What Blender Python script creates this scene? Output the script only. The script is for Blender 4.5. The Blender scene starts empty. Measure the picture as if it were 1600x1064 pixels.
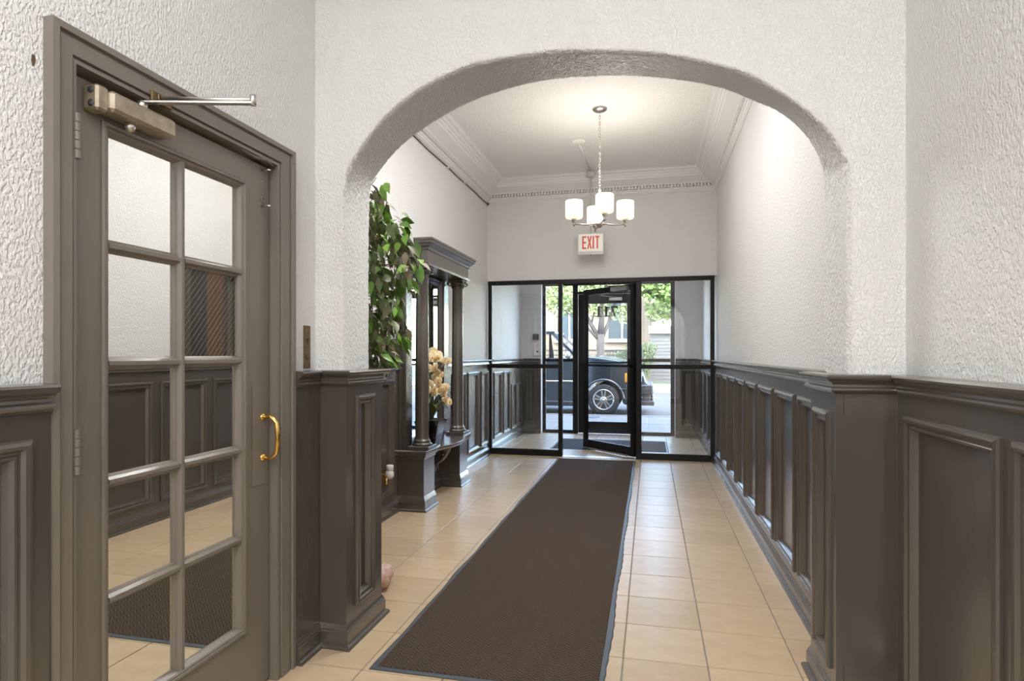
import bpy, bmesh, math, random
from mathutils import Vector, Matrix, noise as mnoise
random.seed(7)
S = bpy.context.scene
COL = S.collection
PI = math.pi

# ------------------------------------------------------------------ camera
YAW = math.atan(216 / 950.0)
cam = bpy.data.cameras.new('camera'); camo = bpy.data.objects.new('camera', cam); COL.objects.link(camo)
camo.location = (0, 0, 1.24); camo.rotation_euler = (PI / 2, 0, YAW)
cam.sensor_width = 36; cam.lens = 36 * 950 / 1600.0; cam.shift_y = 21 / 1600.0
cam.clip_start = .05; cam.clip_end = 400
S.camera = camo
# ------------------------------------------------------------------ sky and exposure
S.view_settings.view_transform = 'Standard'; S.view_settings.look = 'None'
S.view_settings.gamma = 1; S.view_settings.use_curve_mapping = False
S.view_settings.exposure = 0.0
w = bpy.data.worlds.new('sky'); S.world = w; w.use_nodes = True
nt = w.node_tree; nt.nodes.clear()
sky = nt.nodes.new('ShaderNodeTexSky'); sky.sky_type = 'NISHITA'
sky.sun_elevation = math.radians(52); sky.sun_rotation = math.radians(150); sky.sun_disc = False
sky.air_density = 1.0; sky.dust_density = 1.2; sky.ozone_density = 1.0
bgn = nt.nodes.new('ShaderNodeBackground'); bgn.inputs[1].default_value = 3.9
out = nt.nodes.new('ShaderNodeOutputWorld')
nt.links.new(sky.outputs[0], bgn.inputs[0]); nt.links.new(bgn.outputs[0], out.inputs[0])

def lamp(name, kind, loc, power, color=(1, 1, 1), size=.5, size_y=None, rot=(0, 0, 0), radius=None, angle=None):
    d = bpy.data.lights.new(name, kind); d.energy = power; d.color = color
    if kind == 'AREA':
        d.size = size
        if size_y: d.shape = 'RECTANGLE'; d.size_y = size_y
    if radius is not None: d.shadow_soft_size = radius
    if angle is not None: d.angle = angle
    o = bpy.data.objects.new(name, d); COL.objects.link(o); o.location = loc; o.rotation_euler = rot
    return o
# hazy sun high over the street, behind the building
lamp('sun_light', 'SUN', (0, 20, 20), 4.6, (1.0, .95, .88), rot=(math.radians(38), math.radians(-22), 0), angle=math.radians(8))
# the foyer's own ceiling fixtures (above and behind the camera, where the photo does not look)
lamp('foyer_lamp_light', 'AREA', (-.35, -2.2, 3.30), 112, (1.0, .993, .985), 1.6, 1.6)
lamp('foyer_lamp_light', 'AREA', (-.30, .10, 3.30), 27, (1.0, .993, .985), 1.3, 1.3)
lamp('hall_fill_light', 'AREA', (-.60, 3.85, 3.30), 52, (1.0, .99, .98), .7, .7)  # added fill, no known fixture: hidden above the arch to lift the hall
lamp('vestibule_fill_light', 'AREA', (-.60, 8.4, 2.60), 9, (1.0, .97, .93), .5, .5)  # added fill, out of view, to brighten the dark vestibule walls
lamp('side_hall_fill_light', 'AREA', (-2.4, 1.5, 2.7), 16, (1.0, .85, .65), .6, .6)  # added fill so the room behind the wired pane is lit

# ------------------------------------------------------------------ materials
def mat(name, color, rough=.5, metal=0.0, spec=.5, coat=0.0, noise=None, bump=None, emit=None, rand=0.0):
    """noise=(scale, amount, stretch, color2) ; bump=(kind, scale, distance, stretch)"""
    m = bpy.data.materials.new(name); m.use_nodes = True
    t = m.node_tree; b = t.nodes['Principled BSDF']; L = t.links.new
    c4 = (*color, 1)
    b.inputs['Base Color'].default_value = c4; b.inputs['Roughness'].default_value = rough
    b.inputs['Metallic'].default_value = metal; b.inputs['Specular IOR Level'].default_value = spec
    b.inputs['Coat Weight'].default_value = coat; b.inputs['Coat IOR'].default_value = 1.6; b.inputs['Coat Roughness'].default_value = .08 if 'car' in name else .26
    tc = t.nodes.new('ShaderNodeTexCoord')
    last = None
    if noise:
        sc, amt, st, c2 = noise
        mp = t.nodes.new('ShaderNodeMapping'); mp.inputs['Scale'].default_value = st
        L(tc.outputs['Object'], mp.inputs[0])
        n = t.nodes.new('ShaderNodeTexNoise'); n.inputs['Scale'].default_value = sc; n.inputs['Detail'].default_value = 6
        n.inputs['Roughness'].default_value = .6
        L(mp.outputs[0], n.inputs[0])
        r = t.nodes.new('ShaderNodeMapRange'); r.inputs[1].default_value = .35; r.inputs[2].default_value = .68
        r.inputs[3].default_value = 0; r.inputs[4].default_value = amt
        L(n.outputs[0], r.inputs[0])
        mx = t.nodes.new('ShaderNodeMix'); mx.data_type = 'RGBA'
        mx.inputs[6].default_value = c4; mx.inputs[7].default_value = (*c2, 1)
        L(r.outputs[0], mx.inputs[0]); last = mx.outputs[2]
    if rand:
        oi = t.nodes.new('ShaderNodeObjectInfo')
        hs = t.nodes.new('ShaderNodeHueSaturation')
        mr = t.nodes.new('ShaderNodeMapRange'); mr.inputs[3].default_value = 1 - rand; mr.inputs[4].default_value = 1 + rand
        L(oi.outputs['Random'], mr.inputs[0]); L(mr.outputs[0], hs.inputs['Value'])
        if last: L(last, hs.inputs['Color'])
        else: hs.inputs['Color'].default_value = c4
        last = hs.outputs[0]
    if last: L(last, b.inputs['Base Color'])
    if bump:
        kind, sc, dist, st = bump
        mp = t.nodes.new('ShaderNodeMapping'); mp.inputs['Scale'].default_value = st
        L(tc.outputs['Object'], mp.inputs[0])
        bp = t.nodes.new('ShaderNodeBump'); bp.inputs['Distance'].default_value = dist
        n = t.nodes.new('ShaderNodeTexNoise'); n.inputs['Scale'].default_value = sc; n.inputs['Detail'].default_value = 5
        n.inputs['Roughness'].default_value = .62
        L(mp.outputs[0], n.inputs[0]); h = n.outputs[0]
        if kind == 'stucco':
            n.inputs['Detail'].default_value = 3
            n.inputs['Roughness'].default_value = .5
            n2 = t.nodes.new('ShaderNodeTexNoise'); n2.inputs['Scale'].default_value = sc * .35; n2.inputs['Detail'].default_value = 2
            L(mp.outputs[0], n2.inputs[0])
            r1 = t.nodes.new('ShaderNodeMapRange'); r1.interpolation_type = 'SMOOTHSTEP'
            r1.inputs[1].default_value = .38; r1.inputs[2].default_value = .62
            L(n.outputs[0], r1.inputs[0])
            ad = t.nodes.new('ShaderNodeMath'); ad.operation = 'MULTIPLY_ADD'; ad.inputs[1].default_value = .45
            L(n2.outputs[0], ad.inputs[0]); L(r1.outputs[0], ad.inputs[2]); h = ad.outputs[0]
        L(h, bp.inputs['Height']); L(bp.outputs[0], b.inputs['Normal'])
    if emit:
        b.inputs['Emission Color'].default_value = (*emit[0], 1); b.inputs['Emission Strength'].default_value = emit[1]
    return m
ONE = (1, 1, 1)
M = {}
M['plaster'] = mat('stucco_white', (.86, .86, .857), .62, noise=(1.3, .35, ONE, (.80, .795, .79)), bump=('stucco', 120, .0024, (1, 1, .62)))
M['plaster_hall'] = mat('stucco_hall', (.81, .80, .795), .5, noise=(1.1, .35, ONE, (.75, .74, .735)), bump=('stucco', 110, .0022, (1, 1, .6)))
M['plaster_coarse_shaded'] = mat('stucco_soffit_shaded', (.68, .68, .69), .36, spec=.7, noise=(1.3, .35, ONE, (.62, .62, .63)), bump=('stucco', 110, .004, (1, 1, .8)))  # coarser stucco; the shade under the arch is put into its darker colour
M['ceiling'] = mat('ceiling_white', (.88, .875, .86), .7, bump=('stucco', 45, .0025, ONE))
M['crown'] = mat('crown_paint', (.82, .82, .81), .5)
M['paint'] = mat('grey_brown_paint', (.080, .067, .057), .26, spec=.9, coat=.45, noise=(5, .6, (1, 1, .35), (.068, .057, .049)), bump=('noise', 60, .0005, (1, 1, .06)))
M['paint_door'] = mat('door_paint', (.205, .176, .145), .34, noise=(4, .6, (1, 1, .4), (.175, .15, .124)), bump=('noise', 60, .0006, (1, 1, .06)))
M['dark_gap'] = mat('dark_gap', (.015, .014, .013), .7)
M['mirror'] = mat('mirror_silver', (.86, .87, .84), .0, 1.0)
M['grout'] = mat('grout', (.27, .235, .20), .8, noise=(30, .5, ONE, (.2, .17, .145)))
M['tile'] = mat('glazed_tile', (.60, .465, .305), .30, spec=.5, rand=.07, noise=(7, .75, (1, 1.6, 1), (.51, .37, .225)), bump=('noise', 9, .0020, ONE))
M['black_metal'] = mat('black_metal', (.006, .006, .006), .42, spec=.3)
M['alu'] = mat('brushed_aluminium', (.62, .61, .58), .35, 1.0)
M['nickel'] = mat('brushed_nickel', (.60, .56, .50), .25, 1.0)
M['chrome'] = mat('chrome', (.8, .8, .8), .12, 1.0)
M['brass'] = mat('polished_brass', (.80, .52, .16), .25, 1.0)
M['old_brass'] = mat('aged_brass', (.22, .15, .075), .45, .7, noise=(40, .8, ONE, (.10, .07, .045)))
M['closer'] = mat('scuffed_closer_metal', (.46, .40, .31), .38, .55, noise=(22, .8, ONE, (.30, .24, .17)))
M['white_plastic'] = mat('white_plastic', (.75, .74, .70), .4)
M['shade'] = mat('lit_glass_shade', (.92, .88, .8), .4, emit=((1.0, .86, .66), 1.0))
M['canopy'] = mat('canopy_nickel', (.5, .47, .43), .3, 1.0)
M['exit_face'] = mat('exit_face', (.80, .78, .70), .4, emit=((1, .95, .85), .10))
M['exit_red'] = mat('exit_red', (.62, .02, .02), .4, emit=((.9, .03, .03), .08))
M['exit_case'] = mat('exit_housing', (.58, .59, .56), .4)
M['leaf_a'] = mat('leaf_green', (.13, .27, .045), .42, noise=(14, .8, ONE, (.07, .16, .025)), rand=.25)
M['leaf_b'] = mat('leaf_bright', (.25, .46, .06), .42, noise=(14, .7, ONE, (.14, .30, .04)), rand=.2)
M['leaf_c'] = mat('leaf_tan', (.27, .21, .13), .55, noise=(14, .7, ONE, (.12, .11, .05)), rand=.2)
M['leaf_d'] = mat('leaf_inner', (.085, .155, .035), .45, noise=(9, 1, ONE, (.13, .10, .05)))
M['twig'] = mat('twig', (.13, .085, .05), .7)
M['orchid'] = mat('orchid_petal', (.86, .68, .36), .5, noise=(30, .6, ONE, (.88, .78, .55)), rand=.06)
M['orchid_lip'] = mat('orchid_lip', (.62, .28, .06), .5)
M['orchid_leaf'] = mat('orchid_leaf', (.06, .085, .03), .35, noise=(10, .6, ONE, (.14, .13, .045)))
M['pot'] = mat('black_glaze', (.008, .008, .009), .06, spec=.8)
M['soil'] = mat('soil', (.04, .03, .02), .9)
M['orange_wood'] = mat('orange_wood', (.42, .16, .045), .4, noise=(4, .7, (6, 6, .4), (.28, .10, .03)))
M['room_dark'] = mat('side_room_wall', (.18, .155, .12), .8)
M['grey_cloth'] = mat('grey_curtain', (.30, .33, .32), .8)
M['wire'] = mat('embedded_wire', (.55, .5, .42), .4, .6)
M['stone_pink'] = mat('pink_mottled_stone', (.72, .60, .55), .55, noise=(38, 1, ONE, (.55, .24, .13)), bump=('noise', 60, .004, ONE))
M['cable'] = mat('cable', (.05, .05, .05), .5)
M['concrete'] = mat('concrete', (.165, .140, .108), .85, noise=(3, .6, ONE, (.135, .115, .089)), bump=('noise', 60, .002, ONE))
M['asphalt'] = mat('asphalt', (.060, .058, .052), .9, noise=(6, .6, ONE, (0.0544, 0.0531, 0.0499)), bump=('noise', 90, .004, ONE))
M['car_paint'] = mat('car_paint', (.012, .018, .024), .22, spec=.6, coat=1.0)
M['car_trim'] = mat('car_trim', (.02, .02, .022), .5)
M['tyre'] = mat('tyre', (.025, .025, .025), .75)
M['alloy'] = mat('alloy', (0.4224, 0.4160, 0.3968), .3, .85)
M['amber'] = mat('amber_lens', (0.5440, 0.2304, 0.0128), .2, spec=.7)
M['lens'] = mat('clear_lens', (.7, .74, .76), .1, spec=.8)
M['car_glass'] = mat('car_glass', (.10, .13, .14), .03, spec=1.0, coat=1)
M['cream_wall'] = mat('cream_render', (0.1984, 0.1504, 0.0992), .85, noise=(3, .5, ONE, (0.1728, 0.1312, 0.0864)))
M['stone_wall'] = mat('pale_stone', (0.1920, 0.1728, 0.1440), .85, noise=(5, .5, ONE, (0.1600, 0.1440, 0.1216)))
M['white_frame'] = mat('white_frame', (0.2304, 0.2208, 0.1920), .6)
M['window_dark'] = mat('dark_window', (.05, .065, .07), .08, spec=.8)
M['garage_orange'] = mat('garage_orange', (0.3712, 0.1088, 0.0384), .6)
M['pink_band'] = mat('pink_band', (0.3328, 0.2112, 0.1600), .8)
M['siding'] = mat('grey_siding', (0.0640, 0.0640, 0.0576), .7)
M['bark'] = mat('bark', (0.0640, 0.0544, 0.0448), .9, noise=(12, .7, (1, 1, .3), (0.0352, 0.0307, 0.0256)))
M['tree_leaf'] = mat('tree_leaf', (0.1344, 0.2048, 0.0320), .6, noise=(2.5, .8, ONE, (0.0640, 0.1280, 0.0192)))
M['tree_leaf_b'] = mat('tree_leaf_pale', (0.1856, 0.2304, 0.0640), .6, noise=(2.5, .8, ONE, (0.0960, 0.1600, 0.0320)))
M['hedge'] = mat('hedge_leaf', (0.0448, 0.0832, 0.0224), .6, noise=(3, .8, ONE, (0.0896, 0.1344, 0.0352)))
M['iron'] = mat('iron', (.02, .02, .02), .5)
M['manhole'] = mat('cast_iron', (.10, .10, .10), .6)
M['grass'] = mat('lawn', (0.0448, 0.0640, 0.0192), .9, noise=(4, .7, ONE, (0.0640, 0.1088, 0.0256)))

def mat_glass(name, tint=(.985, .985, .98), rmin=.05):
    m = bpy.data.materials.new(name); m.use_nodes = True; t = m.node_tree; t.nodes.clear(); L = t.links.new
    o = t.nodes.new('ShaderNodeOutputMaterial'); mx = t.nodes.new('ShaderNodeMixShader')
    tr = t.nodes.new('ShaderNodeBsdfTransparent'); tr.inputs[0].default_value = (*tint, 1)
    gl = t.nodes.new('ShaderNodeBsdfGlossy'); gl.inputs['Roughness'].default_value = .0
    fr = t.nodes.new('ShaderNodeFresnel'); fr.inputs[0].default_value = 1.5
    ge = t.nodes.new('ShaderNodeNewGeometry'); mr = t.nodes.new('ShaderNodeMapRange')
    mr.inputs[3].default_value = 1.5; mr.inputs[4].default_value = 1 / 1.5      # thin pane: same reflectance from both faces
    L(ge.outputs['Backfacing'], mr.inputs[0]); L(mr.outputs[0], fr.inputs[0])
    L(fr.outputs[0], mx.inputs[0]); L(tr.outputs[0], mx.inputs[1]); L(gl.outputs[0], mx.inputs[2]); L(mx.outputs[0], o.inputs[0])
    return m
M['glass'] = mat_glass('clear_glass')
M['wired'] = mat_glass('wired_glass', (.72, .72, .66))

def mat_mat(name, dark, light, herring=True):
    """woven herringbone entrance matting: zigzag ribs in object space"""
    m = bpy.data.materials.new(name); m.use_nodes = True; t = m.node_tree; b = t.nodes['Principled BSDF']; L = t.links.new
    b.inputs['Roughness'].default_value = .95; b.inputs['Specular IOR Level'].default_value = .15
    tc = t.nodes.new('ShaderNodeTexCoord'); sp = t.nodes.new('ShaderNodeSeparateXYZ'); L(tc.outputs['Object'], sp.inputs[0])
    def mth(op, a, bb=None, c=None):
        n = t.nodes.new('ShaderNodeMath'); n.operation = op
        for i, v in enumerate((a, bb, c)):
            if v is None: continue
            if isinstance(v, (int, float)): n.inputs[i].default_value = v
            else: L(v, n.inputs[i])
        return n.outputs[0]
    zig = mth('PINGPONG', sp.outputs[0], .028)
    v = mth('ADD', sp.outputs[1], mth('MULTIPLY', zig, 1.0 if herring else 0.0))
    s = mth('SINE', mth('MULTIPLY', v, 2 * PI / .019))
    s = mth('MULTIPLY_ADD', s, .5, .5)
    n = t.nodes.new('ShaderNodeTexNoise'); n.inputs['Scale'].default_value = 260; n.inputs['Detail'].default_value = 3
    L(tc.outputs['Object'], n.inputs[0])
    f = mth('MULTIPLY_ADD', s, .55, mth('MULTIPLY', n.outputs[0], .55))
    mx = t.nodes.new('ShaderNodeMix'); mx.data_type = 'RGBA'; mx.clamp_factor = True
    mx.inputs[6].default_value = (*dark, 1); mx.inputs[7].default_value = (*light, 1)
    L(f, mx.inputs[0]); L(mx.outputs[2], b.inputs['Base Color'])
    bp = t.nodes.new('ShaderNodeBump'); bp.inputs['Distance'].default_value = .004; L(f, bp.inputs['Height']); L(bp.outputs[0], b.inputs['Normal'])
    return m
M['mat_brown'] = mat_mat('herringbone_matting', (.022, .015, .010), (.125, .090, .064))
M['mat_grey'] = mat_mat('ribbed_grey_matting', (.035, .035, .037), (.10, .10, .105), False)
M['rubber'] = mat('rubber_edge', (.085, .10, .115), .45, noise=(15, .5, ONE, (.05, .06, .07)))

# ------------------------------------------------------------------ mesh builder
WL = {}   # object name -> world origin
class MB:
    def __init__(s): s.v = []; s.f = []; s.sm = []
    def add(s, vs, fs, smooth=False):
        n = len(s.v); s.v += [tuple(v) for v in vs]
        for f in fs: s.f.append(tuple(i + n for i in f)); s.sm.append(smooth)
        return s
    def box(s, x0, x1, y0, y1, z0, z1, ch=0.0):
        if x0 > x1: x0, x1 = x1, x0
        if y0 > y1: y0, y1 = y1, y0
        if z0 > z1: z0, z1 = z1, z0
        if not ch:
            v = [(x, y, z) for z in (z0, z1) for y in (y0, y1) for x in (x0, x1)]
            return s.add(v, [(0, 2, 3, 1), (4, 5, 7, 6), (0, 1, 5, 4), (2, 6, 7, 3), (0, 4, 6, 2), (1, 3, 7, 5)])
        v = []
        for (z, c) in ((z0, ch), (z0 + ch, 0), (z1 - ch, 0), (z1, ch)):
            a, b_, c_, d = x0 + c, x1 - c, y0 + c, y1 - c
            k = ch if c == 0 else ch * .4
            v += [(a + k, c_, z), (b_ - k, c_, z), (b_, c_ + k, z), (b_, d - k, z), (b_ - k, d, z), (a + k, d, z), (a, d - k, z), (a, c_ + k, z)]
        f = [tuple(reversed(range(8))), tuple(range(24, 32))]
        for l in range(3):
            for i in range(8): f.append((l * 8 + i, l * 8 + (i + 1) % 8, l * 8 + 8 + (i + 1) % 8, l * 8 + 8 + i))
        return s.add(v, f)
    def obox(s, c, ax, ay, az, hx, hy, hz):
        """oriented box; ax, ay, az unit vectors; half sizes"""
        c = Vector(c); ax, ay, az = Vector(ax), Vector(ay), Vector(az)
        v = [c + ax * (hx * i) + ay * (hy * j) + az * (hz * k) for k in (-1, 1) for j in (-1, 1) for i in (-1, 1)]
        return s.add(v, [(0, 2, 3, 1), (4, 5, 7, 6), (0, 1, 5, 4), (2, 6, 7, 3), (0, 4, 6, 2), (1, 3, 7, 5)])
    def lathe(s, c, prof, n=20, axis='z', smooth=True):
        """prof = [(r, h)...] about an axis through c"""
        cx, cy, cz = c; v = []
        for r, h in prof:
            for i in range(n):
                a = 2 * PI * i / n; p, q = r * math.cos(a), r * math.sin(a)
                v.append({'z': (cx + p, cy + q, cz + h), 'x': (cx + h, cy + p, cz + q), 'y': (cx + p, cy + h, cz + q)}[axis])
        f = []
        for k in range(len(prof) - 1):
            for i in range(n):
                q = (k * n + i, k * n + (i + 1) % n, (k + 1) * n + (i + 1) % n, (k + 1) * n + i)
                f.append(q if axis != 'y' else q[::-1])
        f.append(tuple(range(n))[::-1]); f.append(tuple(range((len(prof) - 1) * n, len(prof) * n)))
        return s.add(v, f, smooth)
    def tube(s, pts, r, n=8, smooth=True):
        pts = [Vector(p) for p in pts]; rr = r if isinstance(r, (list, tuple)) else [r] * len(pts)
        v = []; up = None
        for i, p in enumerate(pts):
            t = (pts[min(i + 1, len(pts) - 1)] - pts[max(i - 1, 0)]).normalized()
            if up is None:
                up = Vector((0, 0, 1)) if abs(t.z) < .9 else Vector((1, 0, 0))
            a = t.cross(up).normalized(); up = a.cross(t).normalized(); 
            for k in range(n):
                an = 2 * PI * k / n
                v.append(p + (a * math.cos(an) + up * math.sin(an)) * rr[i])
        f = []
        for i in range(len(pts) - 1):
            for k in range(n): f.append((i * n + k, i * n + (k + 1) % n, (i + 1) * n + (k + 1) % n, (i + 1) * n + k))
        f.append(tuple(range(n))[::-1]); f.append(tuple(range((len(pts) - 1) * n, len(pts) * n)))
        return s.add(v, f, smooth)
    def prism(s, pts, fn, h0, h1, smooth=False):
        """pts 2D polygon, fn(u, v, h) -> xyz"""
        n = len(pts)
        v = [fn(a, b, h0) for a, b in pts] + [fn(a, b, h1) for a, b in pts]
        f = [tuple(range(n))[::-1], tuple(range(n, 2 * n))] + [(i, (i + 1) % n, n + (i + 1) % n, n + i) for i in range(n)]
        return s.add(v, f, smooth)
    def sweep(s, path, prof, closed=False):
        """path of (x, y), room on its left; prof = [(out, z)...]"""
        P = [Vector(p) for p in path]; n = len(P); m = len(prof); v = []
        def nor(a, b):
            d = (b - a).normalized(); return Vector((-d.y, d.x))
        for i in range(n):
            if closed: n1, n2 = nor(P[i - 1], P[i]), nor(P[i], P[(i + 1) % n])
            else:
                n2 = nor(P[i], P[i + 1]) if i < n - 1 else nor(P[i - 1], P[i])
                n1 = nor(P[i - 1], P[i]) if i > 0 else n2
            mv = (n1 + n2) / max(.2, 1 + n1.dot(n2))
            for o, z in prof: v.append((P[i].x + mv.x * o, P[i].y + mv.y * o, z))
        f = []
        for i in range(n if closed else n - 1):
            j = (i + 1) % n
            for k in range(m - 1): f.append((i * m + k, j * m + k, j * m + k + 1, i * m + k + 1))
        if not closed:
            f.append(tuple(range(m))); f.append(tuple(range((n - 1) * m, n * m))[::-1])
        return s.add(v, f)
    def frame(s, mp, u0, u1, z0, z1, prof, sides=(1, 1, 1, 1), widths=(1, 1, 1, 1)):
        """moulding round a rectangle; mp(u, z, h) -> xyz; prof = [(inward, h)...]; sides bottom, right, top, left"""
        wl, wr, wb, wt = widths; m = len(prof); v = []
        for k, (w_, h) in enumerate(prof):
            pass
        cor = [lambda w_: (u0 + w_ * wl, z0 + w_ * wb * sides[0]), lambda w_: (u1 - w_ * wr, z0 + w_ * wb * sides[0]),
               lambda w_: (u1 - w_ * wr, z1 - w_ * wt), lambda w_: (u0 + w_ * wl, z1 - w_ * wt)]
        for c in cor:
            for w_, h in prof:
                a, b = c(w_); v.append(mp(a, b, h))
        f = []
        for i in range(4):
            if not sides[i]: continue
            j = (i + 1) % 4
            for k in range(m - 1): f.append((i * m + k, j * m + k, j * m + k + 1, i * m + k + 1))
        return s.add(v, f)
    def build(s, name, material, parent=None, label=None, cat=None, group=None, kind=None, bevel=0, smooth_all=None, fix=True, base=None):
        me = bpy.data.meshes.new(name)
        po = WL.get(parent.name, Vector((0, 0, 0))) if parent else Vector((0, 0, 0))
        b = Vector(base) if base is not None else po
        me.from_pydata([tuple(Vector(v) - b) for v in s.v], [], s.f)
        for p, sm in zip(me.polygons, s.sm): p.use_smooth = sm
        if fix:
            bm = bmesh.new(); bm.from_mesh(me); bmesh.ops.recalc_face_normals(bm, faces=bm.faces); bm.to_mesh(me); bm.free()
        me.materials.append(M[material] if isinstance(material, str) else material)
        o = bpy.data.objects.new(name, me); COL.objects.link(o)
        if parent: o.parent = parent
        o.location = b - po
        WL[o.name] = b.copy()
        if bevel:
            md = o.modifiers.new('bevel', 'BEVEL'); md.width = bevel; md.segments = 2; md.limit_method = 'ANGLE'; md.angle_limit = .6
        tag(o, label, cat, group, kind)
        return o
def tag(o, label=None, cat=None, group=None, kind=None):
    if label: o['label'] = label
    if cat: o['category'] = cat
    if group: o['group'] = group
    if kind: o['kind'] = kind
def empty(name, loc, label=None, cat=None, group=None, kind=None):
    o = bpy.data.objects.new(name, None); COL.objects.link(o); o.location = loc; o.empty_display_size = .05
    WL[o.name] = Vector(loc); tag(o, label, cat, group, kind); return o
def quick(name, material, parent, x0, x1, y0, y1, z0, z1, ch=0, **k):
    return MB().box(x0, x1, y0, y1, z0, z1, ch).build(name, material, parent, **k)

# ================================================================== LARGE STRUCTURE
HC = 3.35            # ceiling height of the hall
XR, XL = .745, -1.975   # hall plaster planes
YS = 7.32            # inner glazed screen
# ---- floor: slab with tiles laid on it
floor = quick('floor', 'grout', None, -2.1, .95, -3.0, 9.62, -.15, -.0035, label='beige ceramic tile floor of the entrance hall with dark grout', cat='floor', kind='structure')
xl = [-2.0, -1.80, -1.437, -1.105, -.773, -.440, -.107, .223, .568, .86]
tiles = {}
def tile_mesh(wx, wy):
    k = (round(wx, 3), round(wy, 3))
    if k not in tiles:
        b = MB().box(-wx / 2, wx / 2, -wy / 2, wy / 2, -.009, 0, .0016)
        o = b.build('tile', 'tile', floor); tiles[k] = o.data; first = o
        return o.data, o
    return tiles[k], None
def place_tile(x0, x1, y0, y1):
    g = .003
    me, o = tile_mesh(x1 - x0 - 2 * g, y1 - y0 - 2 * g)
    if o is None:
        o = bpy.data.objects.new('tile', me); COL.objects.link(o); o.parent = floor
    o.location = ((x0 + x1) / 2, (y0 + y1) / 2, 0)
y = 2.522 + .325 * 21
rows = []
k = -11
while 2.522 + .325 * k < 9.6:
    rows.append(2.522 + .325 * k); k += 1
for r in rows:
    y0, y1 = r, min(r + .325, 9.55)
    for i in range(len(xl) - 1):
        x0, x1 = xl[i], xl[i + 1]
        if y1 < 2.35:            # foyer, narrower on the left
            if x1 < -1.42: continue
            x0 = max(x0, -1.46)
        if x1 - x0 < .03 or y1 - y0 < .05: continue
        place_tile(x0, x1, y0, y1)

# ---- wall builders
def plaster_wall(name, x0, x1, y0, y1, z0, z1, m='plaster', **k):
    return quick(name, m, None, x0, x1, y0, y1, z0, z1, kind='structure', **k)
PANEL = [(0, -.002), (0, .007), (.004, .013), (.012, .016), (.020, .014), (.026, .006), (.030, .004), (.034, .007), (.040, .006), (.046, -.004), (.050, -.012), (.052, -.0165)]
def wainscot(wall, o, d, n, length, openings, z0=0.0, z1=1.15, label=None, thick=.024, m='paint'):
    """boards with recessed panels; wall > wainscot > panel, panel_moulding"""
    o = Vector(o); d = Vector(d); n = Vector(n)
    def mp(u, z, h): return (o.x + d.x * u + n.x * h, o.y + d.y * u + n.y * h, z)
    b = MB()
    def ub(u0, u1, a, c):
        if u1 - u0 < 1e-4 or c - a < 1e-4: return
        v = [mp(u, z, h) for z in (a, c) for h in (-thick, 0) for u in (u0, u1)]
        b.add(v, [(0, 2, 3, 1), (4, 5, 7, 6), (0, 1, 5, 4), (2, 6, 7, 3), (0, 4, 6, 2), (1, 3, 7, 5)])
    u = 0
    for (a, c, za, zc) in openings:
        ub(u, a, z0, z1); ub(a, c, z0, za); ub(a, c, zc, z1); u = c
    ub(u, length, z0, z1)
    wo = b.build('wainscot', m, wall, label=label)
    for (a, c, za, zc) in openings:
        p = MB()
        v = [mp(uu, z, h) for z in (za + .002, zc - .002) for h in (-thick + .002, -.016) for uu in (a + .002, c - .002)]
        p.add(v, [(0, 2, 3, 1), (4, 5, 7, 6), (0, 1, 5, 4), (2, 6, 7, 3), (0, 4, 6, 2), (1, 3, 7, 5)])
        p.build('panel', m, wo)
        if c - a > .06:
            f = MB().frame(mp, a - .006, c + .006, za - .006, zc + .006, PANEL); f.build('panel_moulding', m, wo)
    return wo

# ---- foyer
wl_ = MB()
wl_.box(-1.60, -1.40, -3, 1.19, 0, 3.4).box(-1.60, -1.40, 2.10, 2.60, 0, 3.4).box(-1.60, -1.40, 1.19, 2.10, 1.985, 3.4)
wall_left = wl_.build('wall_left', 'plaster', label='white stucco wall around the grey door over panelled wainscot', cat='wall', kind='structure')
wall_right = plaster_wall('wall_right', .83, 1.0, -3, 2.62, 0, 3.4, label='white stucco foyer wall above panelled wainscot on the right', cat='wall')
plaster_wall('wall_rear', -1.6, 1.0, -3.15, -3.0, 0, 3.4, label='white stucco wall behind the viewpoint', cat='wall')
quick('ceiling', 'ceiling', None, -1.6, 1.0, -3.15, 2.40, 3.4, 3.5, label='white plaster ceiling over the foyer', cat='ceiling', kind='structure')
wainscot(wall_left, (-1.376, -2.6), (0, 1), (1, 0), 3.76, [(.25, 1.3, .15, 1.04), (1.42, 2.47, .15, 1.04), (2.59, 3.70, .15, 1.04)], label='grey wainscot left of the door')
wainscot(wall_left, (-1.376, 2.160), (0, 1), (1, 0), .19, [], label='plain grey wainscot board between door casing and pier')
pr = [(.475 + .605 * i, .475 + .605 * i + .54) for i in range(5)]
ops = sorted([(2.26 - 2.175 + .605 * i, 2.26 - 1.635 + .605 * i) for i in range(8)])
wainscot(wall_right, (.806, 2.275), (0, -1), (-1, 0), 5.2, [(a, c, .145, 1.037) for a, c in ops], label='grey panelled wainscot of the right foyer wall')

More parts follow.
